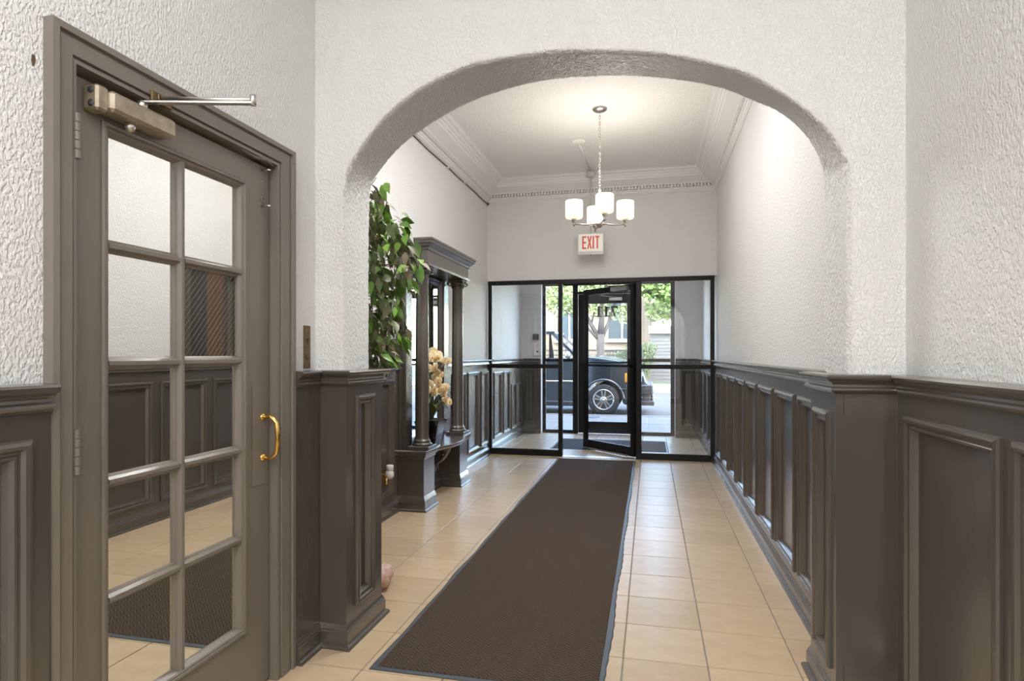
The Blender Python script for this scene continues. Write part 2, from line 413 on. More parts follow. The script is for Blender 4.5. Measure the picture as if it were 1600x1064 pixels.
# ---- arch wall: front and back outline measured, slightly out of square
FR = [(-1.262, 1.10), (-1.262, 1.60), (-1.258, 1.90), (-1.24, 2.004), (-1.195, 2.081), (-1.077, 2.211), (-.933, 2.307), (-.794, 2.361), (-.659, 2.39), (-.40, 2.397), (-.227, 2.381), (-.037, 2.351), (.10, 2.317), (.298, 2.242), (.403, 2.175), (.506, 2.09), (.587, 2.005), (.637, 1.913), (.652, 1.846), (.654, 1.55), (.655, 1.10)]
BK = [(-1.315, 1.10), (-1.316, 1.62), (-1.312, 1.92), (-1.301, 2.049), (-1.241, 2.13), (-1.174, 2.198), (-1.075, 2.267), (-.915, 2.347), (-.728, 2.41), (-.46, 2.449), (-.219, 2.44), (-.043, 2.419), (.141, 2.379), (.293, 2.329), (.416, 2.263), (.513, 2.206), (.607, 2.102), (.660, 1.983), (.667, 1.881), (.668, 1.55), (.669, 1.10)]
def resample(pts, n):
    # Catmull-Rom then equal arc length
    P = [Vector(p) for p in pts]; Q = []
    for i in range(len(P) - 1):
        p0, p1, p2, p3 = P[max(i - 1, 0)], P[i], P[i + 1], P[min(i + 2, len(P) - 1)]
        for j in range(12):
            t = j / 12
            Q.append(.5 * ((2 * p1) + (p2 - p0) * t + (2 * p0 - 5 * p1 + 4 * p2 - p3) * t * t + (3 * p1 - p0 - 3 * p2 + p3) * t ** 3))
    Q.append(P[-1]); d = [0]
    for a, b in zip(Q, Q[1:]): d.append(d[-1] + (b - a).length)
    R = []; k = 0
    for i in range(n):
        s_ = d[-1] * i / (n - 1)
        while k < len(d) - 2 and d[k + 1] < s_: k += 1
        t = (s_ - d[k]) / max(1e-9, d[k + 1] - d[k]); R.append(Q[k].lerp(Q[k + 1], min(1, max(0, t))))
    return R
NA = 560
fr = resample(FR, NA); bk = resample(BK, NA)
def arch_y(x, t): return 2.31 + .35 * t - .04 * (x + .3)
rnd = random.Random(3)
sect = []
ts = [0, .012, .03, .05, .08] + [.08 + .84 * q / 34 for q in range(1, 34)] + [.92, .95, .97, .988, 1]
NT = len(ts)
def rnd_edge(t):
    # plaster corner radius of about 2 cm on both arrises
    e = min(t, 1 - t) * .35
    return .016 * max(0, 1 - e / .022) ** 2
for i in range(NA):
    row = []
    f_, b_ = fr[i], bk[i]
    j1 = fr[min(i + 1, NA - 1)] - fr[max(i - 1, 0)]; nrm = Vector((-j1.y, j1.x)).normalized()  # points away from the opening
    for q, t in enumerate(ts):
        p = f_.lerp(b_, t)
        P3 = Vector((p.x, .35 * t, p.y))
        lump = mnoise.noise(P3 * 75) * .0030 + mnoise.noise(P3 * 160 + Vector((7, 3, 1))) * .0016
        if q in (0, NT - 1): lump *= .3
        p = p + nrm * (rnd_edge(t) + lump)
        row.append((p.x, arch_y(p.x, t), p.y))
    sect.append(row)
a = MB(); vs = [p for r in sect for p in r]; fs = []
for i in range(NA - 1):
    for j in range(NT - 1): fs.append((i * NT + j, i * NT + j + 1, (i + 1) * NT + j + 1, (i + 1) * NT + j))
n0 = len(vs)
# outer boundary strips (radial mapping to the rectangle)
X0, X1, ZT = -2.0, 1.0, 3.45
def outer(i):
    p = sect[i][0]; t = i / (NA - 1)
    if t < .17: return (X0, p[2])
    if t > .83: return (X1, p[2])
    s_ = (t - .17) / .66; zs = sect[int(.17 * (NA - 1))][0][2]; 
    per = [(X0, zs), (X0, ZT), (X1, ZT), (X1, zs)]; le = [ZT - zs, X1 - X0, ZT - zs]; tot = sum(le); q = s_ * tot
    for k in range(3):
        if q <= le[k] + 1e-9:
            u = q / le[k]; A_, B_ = per[k], per[k + 1]; return (A_[0] + (B_[0] - A_[0]) * u, A_[1] + (B_[1] - A_[1]) * u)
        q -= le[k]
    return per[3]
outs = [outer(i) for i in range(NA)]
for side, t, jj in ((0, 0, 0), (1, 1, NT - 1)):
    o0 = len(vs)
    vs += [(x, arch_y(x, t), z) for x, z in outs]
    for i in range(NA - 1):
        q = (i * NT + jj, (i + 1) * NT + jj, o0 + i + 1, o0 + i)
        fs.append(q if side == 0 else q[::-1])
a.add(vs, fs, True)
a.sm = [k_ < (NA - 1) * (NT - 1) for k_ in range(len(fs))]
wall_arch = a.build('wall_arch', 'plaster', label='white stucco wall pierced by the wide arch', cat='wall', kind='structure', fix=False)
wall_arch.data.materials.append(M['plaster_coarse_shaded'])
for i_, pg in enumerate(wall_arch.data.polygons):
    if i_ < (NA - 1) * (NT - 1) and 1 <= i_ % (NT - 1) and fr[i_ // (NT - 1)].y > 1.80 + .30 * rnd.random(): pg.material_index = 1  # painted soffit shade starts here, dithered up the jambs
# fill the two missing upper corners
for xx in (X0, X1):
    pass
# pier cores under the arch
core = MB()
core.box(-1.98, -1.274, 2.38, 2.665, 0, 1.16).box(.635, .9, 2.29, 2.57, 0, 1.16)
core.build('wall_pier', 'paint', label='grey core of the arch piers', cat='wall', kind='structure')
wainscot(wall_arch, (-1.39, 2.352), (1, -.03), (0, -1), .1155, [], label='plain grey board on front of left pier')
wainscot(wall_arch, (-1.25, 2.345), (0, 1), (1, 0), .345, [(.086, .250, .152, 1.055)], label='grey pier side with one tall narrow panel')
wainscot(wall_arch, (.816, 2.2635), (-1, 0), (0, -1), .1745, [], label='plain grey board on front of right pier')
wainscot(wall_arch, (.616, 2.262), (0, 1), (-1, 0), .33, [(.062, .256, .146, 1.033)], label='grey side of right pier with one narrow panel')
wainscot(wall_arch, (-1.2755, 2.690), (-1, 0), (0, 1), .69, [(.10, .60, .15, 1.04)])
wainscot(wall_arch, (.6415, 2.592), (1, 0), (0, 1), .09, [])
# raised face boards on the plain pier faces
fb = MB()
fb.box(-1.376, -1.3735, 2.185, 2.335, .185, 1.035)
fb.box(.628, .790, 2.2615, 2.264, .185, 1.030)
fb.box(-1.370, -1.262, 2.3485, 2.352, .185, 1.035)
fb.build('face_board', 'paint', wall_arch)

# ---- hall walls
wall_hl = plaster_wall('wall_hall_left', XL - .15, XL, 2.62, 9.5, 0, HC, 'plaster_hall', label='off-white stucco wall of the hall behind the mirror console', cat='wall')
wall_hr = plaster_wall('wall_hall_right', XR, XR + .15, 2.55, 9.5, 0, HC, 'plaster_hall', label='off-white stucco wall on the right of the hall above long wainscot', cat='wall')
wall_far = plaster_wall('wall_far', XL, XR, YS, YS + .14, 2.14, HC, 'plaster_hall', label='off-white stucco wall above the inner glass screen', cat='wall')
ceil2 = quick('ceiling', 'ceiling', None, XL - .15, XR + .15, 2.3, 7.46, HC, HC + .1, label='white hall ceiling with the chandelier', cat='ceiling', kind='structure')
gl = []
for i in range(9):
    near = 2.655 + .548 * i
    gl.append((near + .045, near + .505))
hr_ops = []
ends = [2.70, 3.265, 3.82, 4.385, 4.925, 5.455, 5.98, 6.52, 7.02]
for i in range(len(ends) - 1):
    hr_ops.append((ends[i] + .04 - 2.592, ends[i + 1] - .045 - 2.592, .145, 1.03))
wainscot(wall_hr, (.715, 2.592), (0, 1), (-1, 0), 4.72, hr_ops, label='long grey panelled wainscot on the right of the hall', thick=.03)
wainscot(wall_hl, (-1.952, 4.50), (0, -1), (1, 0), 1.80, [(.09, .50, .15, 1.04), (.58, 1.05, .15, 1.04), (1.13, 1.6, .15, 1.04)], label='grey wainscot between arch and console')
wainscot(wall_hl, (-1.952, 7.31), (0, -1), (1, 0), 1.65, [(.07, .40, .15, 1.03), (.49, .93, .15, 1.03), (1.02, 1.46, .15, 1.03)], label='grey wainscot between console and glass screen')
# vestibule beyond the inner screen
quick('ceiling', 'ceiling', None, XL - .15, XR + .15, 7.46, 9.65, 2.62, 2.72, label='low ceiling of the vestibule', cat='ceiling', kind='structure')
plaster_wall('wall_front_left', XL - .15, -1.66, 9.36, 9.62, 0, 2.62, 'plaster_hall', label='narrow stucco return wall left of the street door', cat='wall')
wfl = bpy.data.objects['wall_front_left']
plaster_wall('wall_front_right', .36, XR + .15, 9.36, 9.62, 0, 2.62, 'plaster_hall', label='narrow stucco return wall right of the street door', cat='wall')
wfr = bpy.data.objects['wall_front_right']
wainscot(wfl, (-1.665, 9.34), (-1, 0), (0, -1), .30, [(.09, .23, .17, 1.0)], z1=1.12)
wainscot(wfr, (.738, 9.34), (-1, 0), (0, -1), .375, [(.10, .28, .17, 1.0)], z1=1.12)
wainscot(wall_hr, (.715, 7.40), (0, 1), (-1, 0), 1.94, [(.1, .6, .145, 1.0), (.7, 1.2, .145, 1.0), (1.3, 1.8, .145, 1.0)], z1=1.13)
wainscot(wall_hl, (-1.952, 9.34), (0, -1), (1, 0), 1.94, [(.08, .36, .16, .80), (.44, .80, .16, .80), (.90, 1.30, .16, 1.0), (1.38, 1.82, .16, 1.0)], z1=1.12)

# ---- chair rails and baseboards
RAIL = [(0, 1.106), (.007, 1.106), (.010, 1.109), (.016, 1.112), (.020, 1.118), (.019, 1.124), (.013, 1.129), (.012, 1.136), (.018, 1.143), (.029, 1.150), (.036, 1.156), (.037, 1.163), (.033, 1.169), (-.012, 1.172), (-.012, 1.106)]
BASE = [(0, 0), (.030, 0), (.030, .006), (.027, .013), (.022, .017), (.014, .019), (.014, .066), (.011, .070), (.011, .076), (.006, .083), (.004, .090), (0, .096), (-.005, .096), (-.005, 0)]
right_path = [(.806, -2.95), (.806, 2.264), (.616, 2.262), (.616, 2.592), (.715, 2.592), (.715, 7.29)]
left_path = [(-1.952, 4.49), (-1.952, 2.69), (-1.25, 2.69), (-1.25, 2.345), (-1.376, 2.350), (-1.376, 2.166)]
def rb(path, i, side, lr, lb, cut=None):
    MB().sweep(path, RAIL).build('trim_%d' % i, 'paint', label=lr, cat='chair rail', kind='structure')
    MB().sweep(path, BASE).build('baseboard_' + side, 'paint', label=lb, cat='baseboard', kind='structure')
rb(right_path, 1, 'right', 'grey moulded chair rail along foyer and hall on the right', 'grey baseboard along the right-hand walls')
rb(left_path, 2, 'left', 'grey chair rail round the left arch pier', 'grey baseboard round the left arch pier')
rb([(-1.376, 1.150), (-1.376, -2.95)], 3, 'front_left', 'grey chair rail left of the door', 'grey baseboard left of the door')
rb([(-1.952, 7.29), (-1.952, 5.68)], 4, 'hall_left', 'grey chair rail between console and glass screen', 'grey baseboard between console and glass screen')
rb([(.715, 7.40), (.715, 9.34), (.365, 9.34)], 5, 'vestibule_right', 'grey chair rail of the vestibule on the right', 'grey baseboard of the vestibule on the right')
rb([(-1.665, 9.34), (-1.952, 9.34), (-1.952, 7.40)], 6, 'vestibule_left', 'grey chair rail of the vestibule on the left', 'grey baseboard of the vestibule on the left')

# ---- crown moulding with dentils
CROWN = [(-.01, 3.118), (.012, 3.12), (.016, 3.128), (.026, 3.133), (.028, 3.146), (.040, 3.152), (.045, 3.165), (.026, 3.166), (.026, 3.200), (.068, 3.201), (.071, 3.212), (.082, 3.218), (.165, 3.262), (.170, 3.278), (.182, 3.282), (.190, 3.300), (.204, 3.306), (.210, 3.322), (.238, 3.330), (.244, 3.343), (.26, 3.351)]
crown_path = [(XR, 2.66), (XR, YS), (XL, YS), (XL, 2.72)]
crown = MB().sweep(crown_path + [], CROWN, closed=True).build('trim_7', 'crown', label='white crown moulding with a dentil band round the hall ceiling', cat='moulding', kind='structure')
dn = MB()
p = .037
for i in range(int(2.62 / p)):
    x = XL + .06 + i * p; dn.box(x, x + .021, YS - .066, YS - .024, 3.167, 3.199)
for i in range(int(4.5 / p)):
    yy = 2.80 + i * p
    dn.box(XR - .066, XR - .024, yy, yy + .021, 3.167, 3.199); dn.box(XL + .024, XL + .066, yy, yy + .021, 3.167, 3.199)
dn.build('dentil_band', 'crown', crown, kind='stuff')

# ================================================================== STREET
street = quick('street', 'asphalt', None, -40, 40, 12.55, 22.4, -.30, -.15, label='pale asphalt street beyond the entrance', cat='street', kind='structure')
curb = quick('kerb', 'concrete', None, -40, 40, 12.38, 12.55, -.30, .0, label='concrete kerb in front of the entrance', cat='kerb', kind='structure')
sw = quick('sidewalk', 'grout', None, -12, 12, 9.62, 12.38, -.15, -.014, label='pale concrete sidewalk outside the street door', cat='sidewalk', kind='structure')
slabm = None
for i in range(16):
    for j in range(2):
        x0 = -12.05 + i * 1.5; y0 = 9.66 + j * 1.36
        if slabm is None:
            o = MB().box(-.742, .742, -.672, .672, -.05, -.004, .006).build('paving_slab', 'concrete', sw); slabm = o.data
        else:
            o = bpy.data.objects.new('paving_slab', slabm); COL.objects.link(o); o.parent = sw
        o.location = (x0 + .75, y0 + .68, 0)
MB().lathe((-1.12, 12.02, -.003), [(.16, 0), (.16, .006), (.13, .006), (.125, .003), (.0, .003)], 24).build('utility_cover', 'manhole', label='small round iron utility cover in the sidewalk', cat='manhole cover')
far_sw = quick('sidewalk', 'concrete', None, -40, 40, 22.6, 25.4, -.20, .02, label='pale sidewalk across the street', cat='sidewalk', kind='structure')
quick('kerb', 'concrete', None, -40, 40, 22.4, 22.6, -.30, .02, label='kerb across the street', cat='kerb', kind='structure')
quick('ground', 'grass', None, -40, 40, 25.4, 60, -.2, -.0, label='lawn in front of the houses across the street', cat='lawn', kind='structure')
# entrance front: outside wall above and beside the recessed door
fw = MB(); fw.box(-8, -1.85, 9.62, 10.0, 0, 6.5).box(.62, 8, 9.62, 10.0, 0, 6.5).box(-1.85, .62, 9.62, 10.0, 2.50, 6.5)
fw.build('wall_street', 'stone_wall', label='outside wall framing the recessed street door', cat='wall', kind='structure')
quick('wall_over_door', 'paint', None, XL, XR, 9.46, 9.62, 2.335, 2.62, label='grey header above the street door', cat='wall', kind='structure')

# ---- car
CY = 13.74
car = empty('car', (-2.4, 14.7, -.15), 'dark blue-black sport utility car parked at the kerb facing right', 'car')
def arc(cx, cz, r, a0, a1, n=10): return [(cx + r * math.cos(math.radians(a0 + (a1 - a0) * i / n)), cz + r * math.sin(math.radians(a0 + (a1 - a0) * i / n))) for i in range(n + 1)]
body = [(-.05, .13), (-.16, .10), (-.50, .10)] + arc(-1.02, .215, .425, -12, 192, 12)[0:] + [(-1.50, .06), (-3.38, .06)] + arc(-3.9, .215, .425, -12, 192, 12) + [(-4.6, .10), (-4.85, .25), (-4.88, .75), (-4.84, 1.14), (-1.72, 1.15), (-1.60, 1.19), (-1.2, 1.165), (-.75, 1.10), (-.42, 1.02), (-.22, .90), (-.12, .72), (-.09, .60), (.0, .56), (.02, .40), (.0, .22)]
MB().prism(body, lambda u, v, h: (u, h, v), CY, CY + 1.85).build('body', 'car_paint', car, bevel=.045)
# hood crown, lighter reflective top sheet following the hood
hd = MB(); N = 8
prof_h = [(-1.62, 1.205), (-1.2, 1.185), (-.8, 1.125), (-.45, 1.045), (-.25, .94)]
for i, (u, v) in enumerate(prof_h):
    pass
vs = []
for (u, v) in prof_h:
    for j in range(9):
        t = j / 8; vs.append((u + .05 * math.sin(PI * t), CY + .10 + 1.65 * t, v + .035 * math.sin(PI * t)))
fs = [(i * 9 + j, i * 9 + j + 1, (i + 1) * 9 + j + 1, (i + 1) * 9 + j) for i in range(4) for j in range(8)]
hd.add(vs, fs, True); hd.build('hood', 'car_paint', car, fix=True)
# greenhouse
def gh(side): return CY + .10 + side * 1.65
ws = MB()
A0, A1, B0, B1 = (-1.62, CY + .08, 1.165), (-2.18, CY + .24, 1.72), (-1.62, CY + 1.77, 1.165), (-2.18, CY + 1.61, 1.72)
ws.add([A0, B0, B1, A1, (-1.70, A0[1], 1.15), (-1.70, B0[1], 1.15), (-2.25, B1[1], 1.70), (-2.25, A1[1], 1.70)], [(0, 1, 2, 3), (7, 6, 5, 4), (0, 3, 7, 4), (1, 5, 6, 2), (3, 2, 6, 7), (0, 4, 5, 1)])
ws.build('windshield', 'car_glass', car)
for (a_, b_) in ((A0, A1), (B0, B1)): MB().tube([a_, b_], .032, 6).build('pillar', 'car_trim', car)
for yy0, yy1 in ((CY + .07, CY + .24), (CY + 1.78, CY + 1.61)):
    for x in (-2.42, -3.5, -4.7): MB().add([(x, yy0, 1.14), (x - .13, yy0, 1.14), (x - .10, yy1, 1.73), (x - .05, yy1, 1.73), (x, yy0 + .03, 1.14), (x - .13, yy0 + .03, 1.14), (x - .10, yy1 + .03, 1.73), (x - .05, yy1 + .03, 1.73)], [(0, 1, 2, 3), (7, 6, 5, 4), (0, 3, 7, 4), (1, 5, 6, 2), (3, 2, 6, 7), (0, 4, 5, 1)]).build('pillar', 'car_trim', car)
MB().box(-4.75, -2.14, CY + .22, CY + 1.63, 1.70, 1.78, .02).build('roof', 'car_paint', car)
sg = MB()
for yy0, yy1 in ((CY + .075, CY + .235), (CY + 1.775, CY + 1.615)):
    sg.add([(-1.72, yy0, 1.15), (-4.8, yy0, 1.15), (-4.7, yy1, 1.71), (-2.22, yy1, 1.71)], [(0, 1, 2, 3)])
sg.build('side_window', 'glass', car)
for sy in (.3, 1.1): MB().box(-3.0, -2.85, CY + sy, CY + sy + .48, .8, 1.5, .05).build('seat', 'car_trim', car)
MB().lathe((-1.83, CY - .06, 1.215), [(.0, -.03), (.07, -.03), (.085, 0), (.075, .05), (.03, .07), (0, .07)], 14, 'x').tube([(-1.82, CY - .03, 1.19), (-1.80, CY + .09, 1.17)], .02, 6).build('side_mirror', 'chrome', car)
def wheel(x, yc, sgn):
    t = MB().lathe((x, yc, .215), [(.235, -.11), (.30, -.12), (.345, -.095), (.357, -.05), (.357, .05), (.345, .095), (.30, .12), (.235, .11)], 40, 'y').build('tire', 'tyre', car)
    b = MB(); s_ = sgn
    b.lathe((x, yc + s_ * .05, .215), [(.245, -s_ * .0), (.245, s_ * .055), (.225, s_ * .06), (.21, s_ * .03), (.20, 0.0), (.20, -s_ * .01)][::1], 40, 'y')
    r = MB()
    r.tube([(x + .222 * math.cos(2 * PI * i / 40), yc + s_ * .108, .215 + .222 * math.sin(2 * PI * i / 40)) for i in range(41)], .018, 6)
    for k in range(5):
        an = PI / 2 + k * 2 * PI / 5
        for off in (-.20, .20):
            p0 = (x + .05 * math.cos(an + off * 2), yc + s_ * .112, .215 + .05 * math.sin(an + off * 2))
            p1 = (x + .21 * math.cos(an + off), yc + s_ * .098, .215 + .21 * math.sin(an + off))
            d = (Vector(p1) - Vector(p0)).normalized(); nn = Vector((0, 1, 0)); sd = d.cross(nn).normalized()
            r.obox((Vector(p0) + Vector(p1)) / 2, d, sd, nn, .085, .019, .012)
    r.lathe((x, yc, .215), [(.0, s_ * .135), (.055, s_ * .132), (.075, s_ * .118), (.075, s_ * .09)], 20, 'y')
    rim = r.build('rim', 'alloy', t)
    MB().lathe((x, yc, .215), [(.0, s_ * .02), (.225, s_ * .02), (.225, s_ * .03), (0, s_ * .03)], 24, 'y').build('brake_disc', 'car_trim', t)
    MB().lathe((x, yc, .215), [(.0, s_ * .142), (.020, s_ * .142), (.022, s_ * .130), (0, s_ * .13)], 14, 'y').build('hub_cap', 'brass', t)
wheel(-1.02, CY + .09, -1); wheel(-3.9, CY + .09, -1); wheel(-1.02, CY + 1.75, 1); wheel(-3.9, CY + 1.75, 1)
for wx in (-1.02, -3.9): MB().tube([(x, CY - .015, z) for x, z in arc(wx, .215, .445, -5, 185, 16)], .028, 6).build('fender_flare', 'car_paint', car)
MB().box(-.56, -.40, CY - .012, CY + .08, .60, .82, .02).build('turn_signal', 'amber', car)
MB().box(-.38, -.17, CY - .008, CY + .30, .60, .80, .02).build('headlight', 'lens', car)
MB().box(-.55, .06, CY - .03, CY + 1.88, .34, .56, .03).box(-.40, .09, CY - .02, CY + 1.87, .10, .20, .02).box(-.10, .05, CY + .15, CY + 1.7, .2, .34).build('bumper', 'car_trim', car)
MB().lathe((.05, CY + .25, .42), [(0, .0), (.06, 0), (.06, .03), (0, .03)], 14, 'x').build('fog_light', 'lens', car)
MB().box(-3.4, -1.5, CY - .02, CY + .02, .06, .17, .015).build('side_sill', 'car_trim', car)
MB().tube([(-3.45, CY - .008, .62), (-1.52, CY - .008, .62)], .014, 6).build('side_trim', 'chrome', car)
MB().box(-.51, -.46, CY + .0, CY + .03, -.03, .24).build('mud_flap', 'car_trim', car)

# ---- houses across the street
def house_window(parent, xc, z0, wd, hh, y, cols=2, trans=None, arched=False):
    """frame part with panes as sub-parts, standing proud of a wall whose face is at y"""
    fr_ = MB()
    if not arched:
        fr_.box(xc - wd / 2 - .10, xc - wd / 2, y - .10, y + .02, z0 - .1, z0 + hh + .1)
        fr_.box(xc + wd / 2, xc + wd / 2 + .10, y - .10, y + .02, z0 - .1, z0 + hh + .1)
        fr_.box(xc - wd / 2, xc + wd / 2, y - .10, y + .02, z0 + hh, z0 + hh + .1)
        fr_.box(xc - wd / 2 - .15, xc + wd / 2 + .15, y - .16, y + .02, z0 - .18, z0)
        for i in range(1, cols):
            x = xc - wd / 2 + wd * i / cols; fr_.box(x - .045, x + .045, y - .09, y + .02, z0, z0 + hh)
        if trans: fr_.box(xc - wd / 2, xc + wd / 2, y - .09, y + .02, z0 + trans - .04, z0 + trans + .04)
    else:
        fr_.tube([(xc - wd / 2, y - .03, z0), (xc - wd / 2, y - .03, z0 + hh * .7), (xc - wd / 4, y - .03, z0 + hh * .92), (xc, y - .03, z0 + hh), (xc + wd / 4, y - .03, z0 + hh * .92), (xc + wd / 2, y - .03, z0 + hh * .7), (xc + wd / 2, y - .03, z0)], .05, 5)
    w_ = fr_.build('window', 'white_frame', parent)
    if arched:
        MB().prism([(xc - wd / 2, z0), (xc + wd / 2, z0), (xc + wd / 2, z0 + hh * .7), (xc + wd / 4, z0 + hh * .92), (xc, z0 + hh), (xc - wd / 4, z0 + hh * .92), (xc - wd / 2, z0 + hh * .7)], lambda u, v, h: (u, h, v), y - .03, y + .01).build('pane', 'window_dark', w_)
    else:
        for i in range(cols):
            x0 = xc - wd / 2 + wd * i / cols + .04; x1 = xc - wd / 2 + wd * (i + 1) / cols - .04
            MB().box(x0, x1, y - .03, y + .01, z0, z0 + hh).build('pane', 'window_dark', w_)
HYc = 30.0
h1 = empty('house', (-1.5, HYc, 0), 'cream rendered house with tall white-framed windows behind the street tree', 'house')
MB().box(-5.2, .1, HYc, HYc + 8, 0, 6.6).build('wall', 'cream_wall', h1)
MB().box(-5.35, .25, HYc - .3, HYc + 8, 6.5, 6.9, .05).build('cornice', 'white_frame', h1)
house_window(h1, -1.33, 1.98, 1.35, 2.5, HYc, 2, 1.35)
house_window(h1, -3.9, 1.98, 1.2, 2.2, HYc, 2, 1.35)
MB().box(-2.4, -.4, HYc - .12, HYc, 1.42, 1.52).build('sill_band', 'pink_band', h1)
h2 = empty('church_house', (-8, HYc, 0), 'pale stone building with slender arched windows over an orange garage door', 'building')
MB().box(-12, -5.5, HYc - .6, HYc + 8, 0, 7.5).build('wall', 'stone_wall', h2)
MB().box(-12.1, -5.45, HYc - .8, HYc - .6, 2.95, 3.15, .02).build('band_course', 'white_frame', h2)
MB().box(-12.1, -5.45, HYc - .75, HYc - .6, 2.35, 2.94).build('band_course', 'pink_band', h2)
for xc in (-6.30, -5.78, -6.82): house_window(h2, xc, 3.45, .22, .95, HYc - .6, arched=True)
gd = MB()
for i in range(5): gd.box(-8.0, -5.65, HYc - .72, HYc - .62, .05 + i * .40, .42 + i * .40, .012)
gd.build('garage_door', 'garage_orange', h2)
h2b = MB().add([(-12.2, HYc - 1, 7.5), (-5.42, HYc - 1, 7.5), (-8.6, HYc - 1, 10.5), (-12.2, HYc + 8, 7.5), (-5.42, HYc + 8, 7.5), (-8.6, HYc + 8, 10.5)], [(0, 1, 2), (3, 5, 4), (0, 2, 5, 3), (1, 4, 5, 2), (0, 3, 4, 1)]).build('roof', 'car_trim', h2)
# grey sided garage with white fascia
gar = empty('garage', (1.9, 27.5, 0), 'low garage clad in grey horizontal siding under a white fascia', 'garage')
for i in range(14):
    if i == 0:
        o = MB().add([(.0, 27.3, 0), (4.4, 27.3, 0), (.0, 27.335, -.0), (4.4, 27.335, 0), (.0, 27.32, .155), (4.4, 27.32, .155), (.0, 27.35, .155), (4.4, 27.35, .155)], [(0, 1, 5, 4), (2, 6, 7, 3), (4, 5, 7, 6), (0, 2, 3, 1), (0, 4, 6, 2), (1, 3, 7, 5)]).build('siding_board', 'siding', gar); sm_ = o.data; l0 = o.location.copy()
    else:
        o = bpy.data.objects.new('siding_board', sm_); COL.objects.link(o); o.parent = gar; o.location = l0 + Vector((0, 0, .15 * i))
MB().box(.02, 4.4, 27.36, 28.2, 0, 2.15).build('wall', 'siding', gar)
MB().box(-.08, 4.6, 27.15, 28.3, 2.12, 2.45, .02).build('fascia', 'white_frame', gar)
# iron fence
fen = empty('iron_fence', (-2, 25.6, 0), 'black iron picket fence in front of the cream house', 'fence')
MB().box(-7, -.35, 25.58, 25.62, 1.36, 1.42).box(-7, -.35, 25.58, 25.62, 1.16, 1.21).box(-7, -.35, 25.58, 25.62, .12, .17).build('rail', 'iron', fen)
pk = None
for i in range(54):
    x = -7 + .125 * i
    if pk is None:
        o = MB().box(-.011, .011, -.011, .011, .03, 1.40).build('picket', 'iron', fen, base=(0, 0, 0)); pk = o.data
    else:
        o = bpy.data.objects.new('picket', pk); COL.objects.link(o); o.parent = fen
    o.location = Vector((x, 25.6, 0)) - WL[fen.name]
for x in (-5.3, -2.05, -.35): MB().box(x - .05, x + .05, 25.55, 25.65, 0, 1.55, .01).build('post', 'iron', fen)
# street trees
def foliage(name, material, parent, blobs, count, size, seed, **k):
    r = random.Random(seed); b = MB()
    tot = sum(q[3] ** 2 for q in blobs)
    for (cx, cy, cz, rad) in blobs:
        for i in range(int(count * rad ** 2 / tot)):
            while True:
                p_ = Vector((r.uniform(-1, 1), r.uniform(-1, 1), r.uniform(-1, 1)))
                if p_.length < 1: break
            p_ = p_ * rad * (1 if r.random() < .5 else .85); c = Vector((cx, cy, cz)) + Vector((p_.x, p_.y, p_.z * .8))
            a_ = Vector((r.uniform(-1, 1), r.uniform(-1, 1), r.uniform(-1, 1))).normalized()
            b_ = a_.cross(Vector((r.uniform(-1, 1), r.uniform(-1, 1), r.uniform(-1, 1)))).normalized()
            s_ = size * r.uniform(.6, 1.3)
            b.add([c - a_ * s_, c + b_ * s_ * .5, c + a_ * s_, c - b_ * s_ * .5], [(0, 1, 2, 3)])
    return b.build(name, material, parent, fix=False, kind='stuff', **k)
tr = empty('street_tree', (-1.85, 23.4, .02), 'slender street tree forking low in front of the cream house', 'tree')
tb = MB()
tb.tube([(-1.85, 23.4, 0), (-1.83, 23.4, .9), (-1.86, 23.4, 1.55), (-1.84, 23.4, 2.0)], [.20, .165, .15, .14], 10)
tb.tube([(-1.85, 23.4, 1.75), (-2.2, 23.4, 2.35), (-2.65, 23.5, 3.2), (-2.9, 23.5, 4.2)], [.10, .075, .06, .03], 7)
tb.tube([(-1.85, 23.4, 1.9), (-1.80, 23.3, 2.6), (-1.9, 23.4, 3.6), (-1.8, 23.4, 4.8)], [.13, .10, .07, .03], 7)
tb.tube([(-1.84, 23.4, 1.8), (-1.6, 23.5, 2.3), (-1.35, 23.6, 3.1), (-1.0, 23.6, 4.0)], [.09, .07, .05, .025], 7)
tb.tube([(-1.85, 23.4, 1.7), (-2.3, 23.3, 2.2), (-3.2, 23.2, 2.9)], [.07, .05, .02], 6)
tb.tube([(-1.9, 23.4, 3.0), (-1.3, 23.3, 3.6)], [.05, .02], 6).tube([(-2.2, 23.4, 2.4), (-2.0, 23.6, 3.3)], [.04, .02], 6)
tb.build('trunk', 'bark', tr)
foliage('foliage', 'tree_leaf_b', tr, [(-2.7, 23.4, 3.6, .9), (-1.7, 23.3, 4.2, 1.0), (-.9, 23.5, 3.6, .7), (-3.3, 23.2, 3.1, .6), (-1.0, 23.4, 2.75, .45), (-1.9, 23.4, 3.0, .5), (-3.9, 23.3, 3.6, .8), (-4.4, 23.3, 2.9, .45)], 2600, .085, 5)
tg = empty('leafy_tree', (1.6, 28.7, 0), 'dense bright green tree rising behind the grey garage', 'tree')
MB().tube([(1.6, 28.7, 0), (1.6, 28.7, 3), (1.5, 28.7, 5)], [.25, .2, .1], 8).build('trunk', 'bark', tg)
foliage('foliage', 'tree_leaf', tg, [(.9, 28.4, 3.9, 1.2), (2.4, 28.4, 4.3, 1.25), (.7, 28.4, 5.1, 1.2), (2.0, 28.5, 3.4, .9), (.5, 28.4, 3.2, .7), (-.3, 28.4, 4.4, .7)], 6500, .15, 8)
bu = empty('bush', (-.9, 26.4, .0), 'rounded green bush growing behind the iron fence', 'bush')
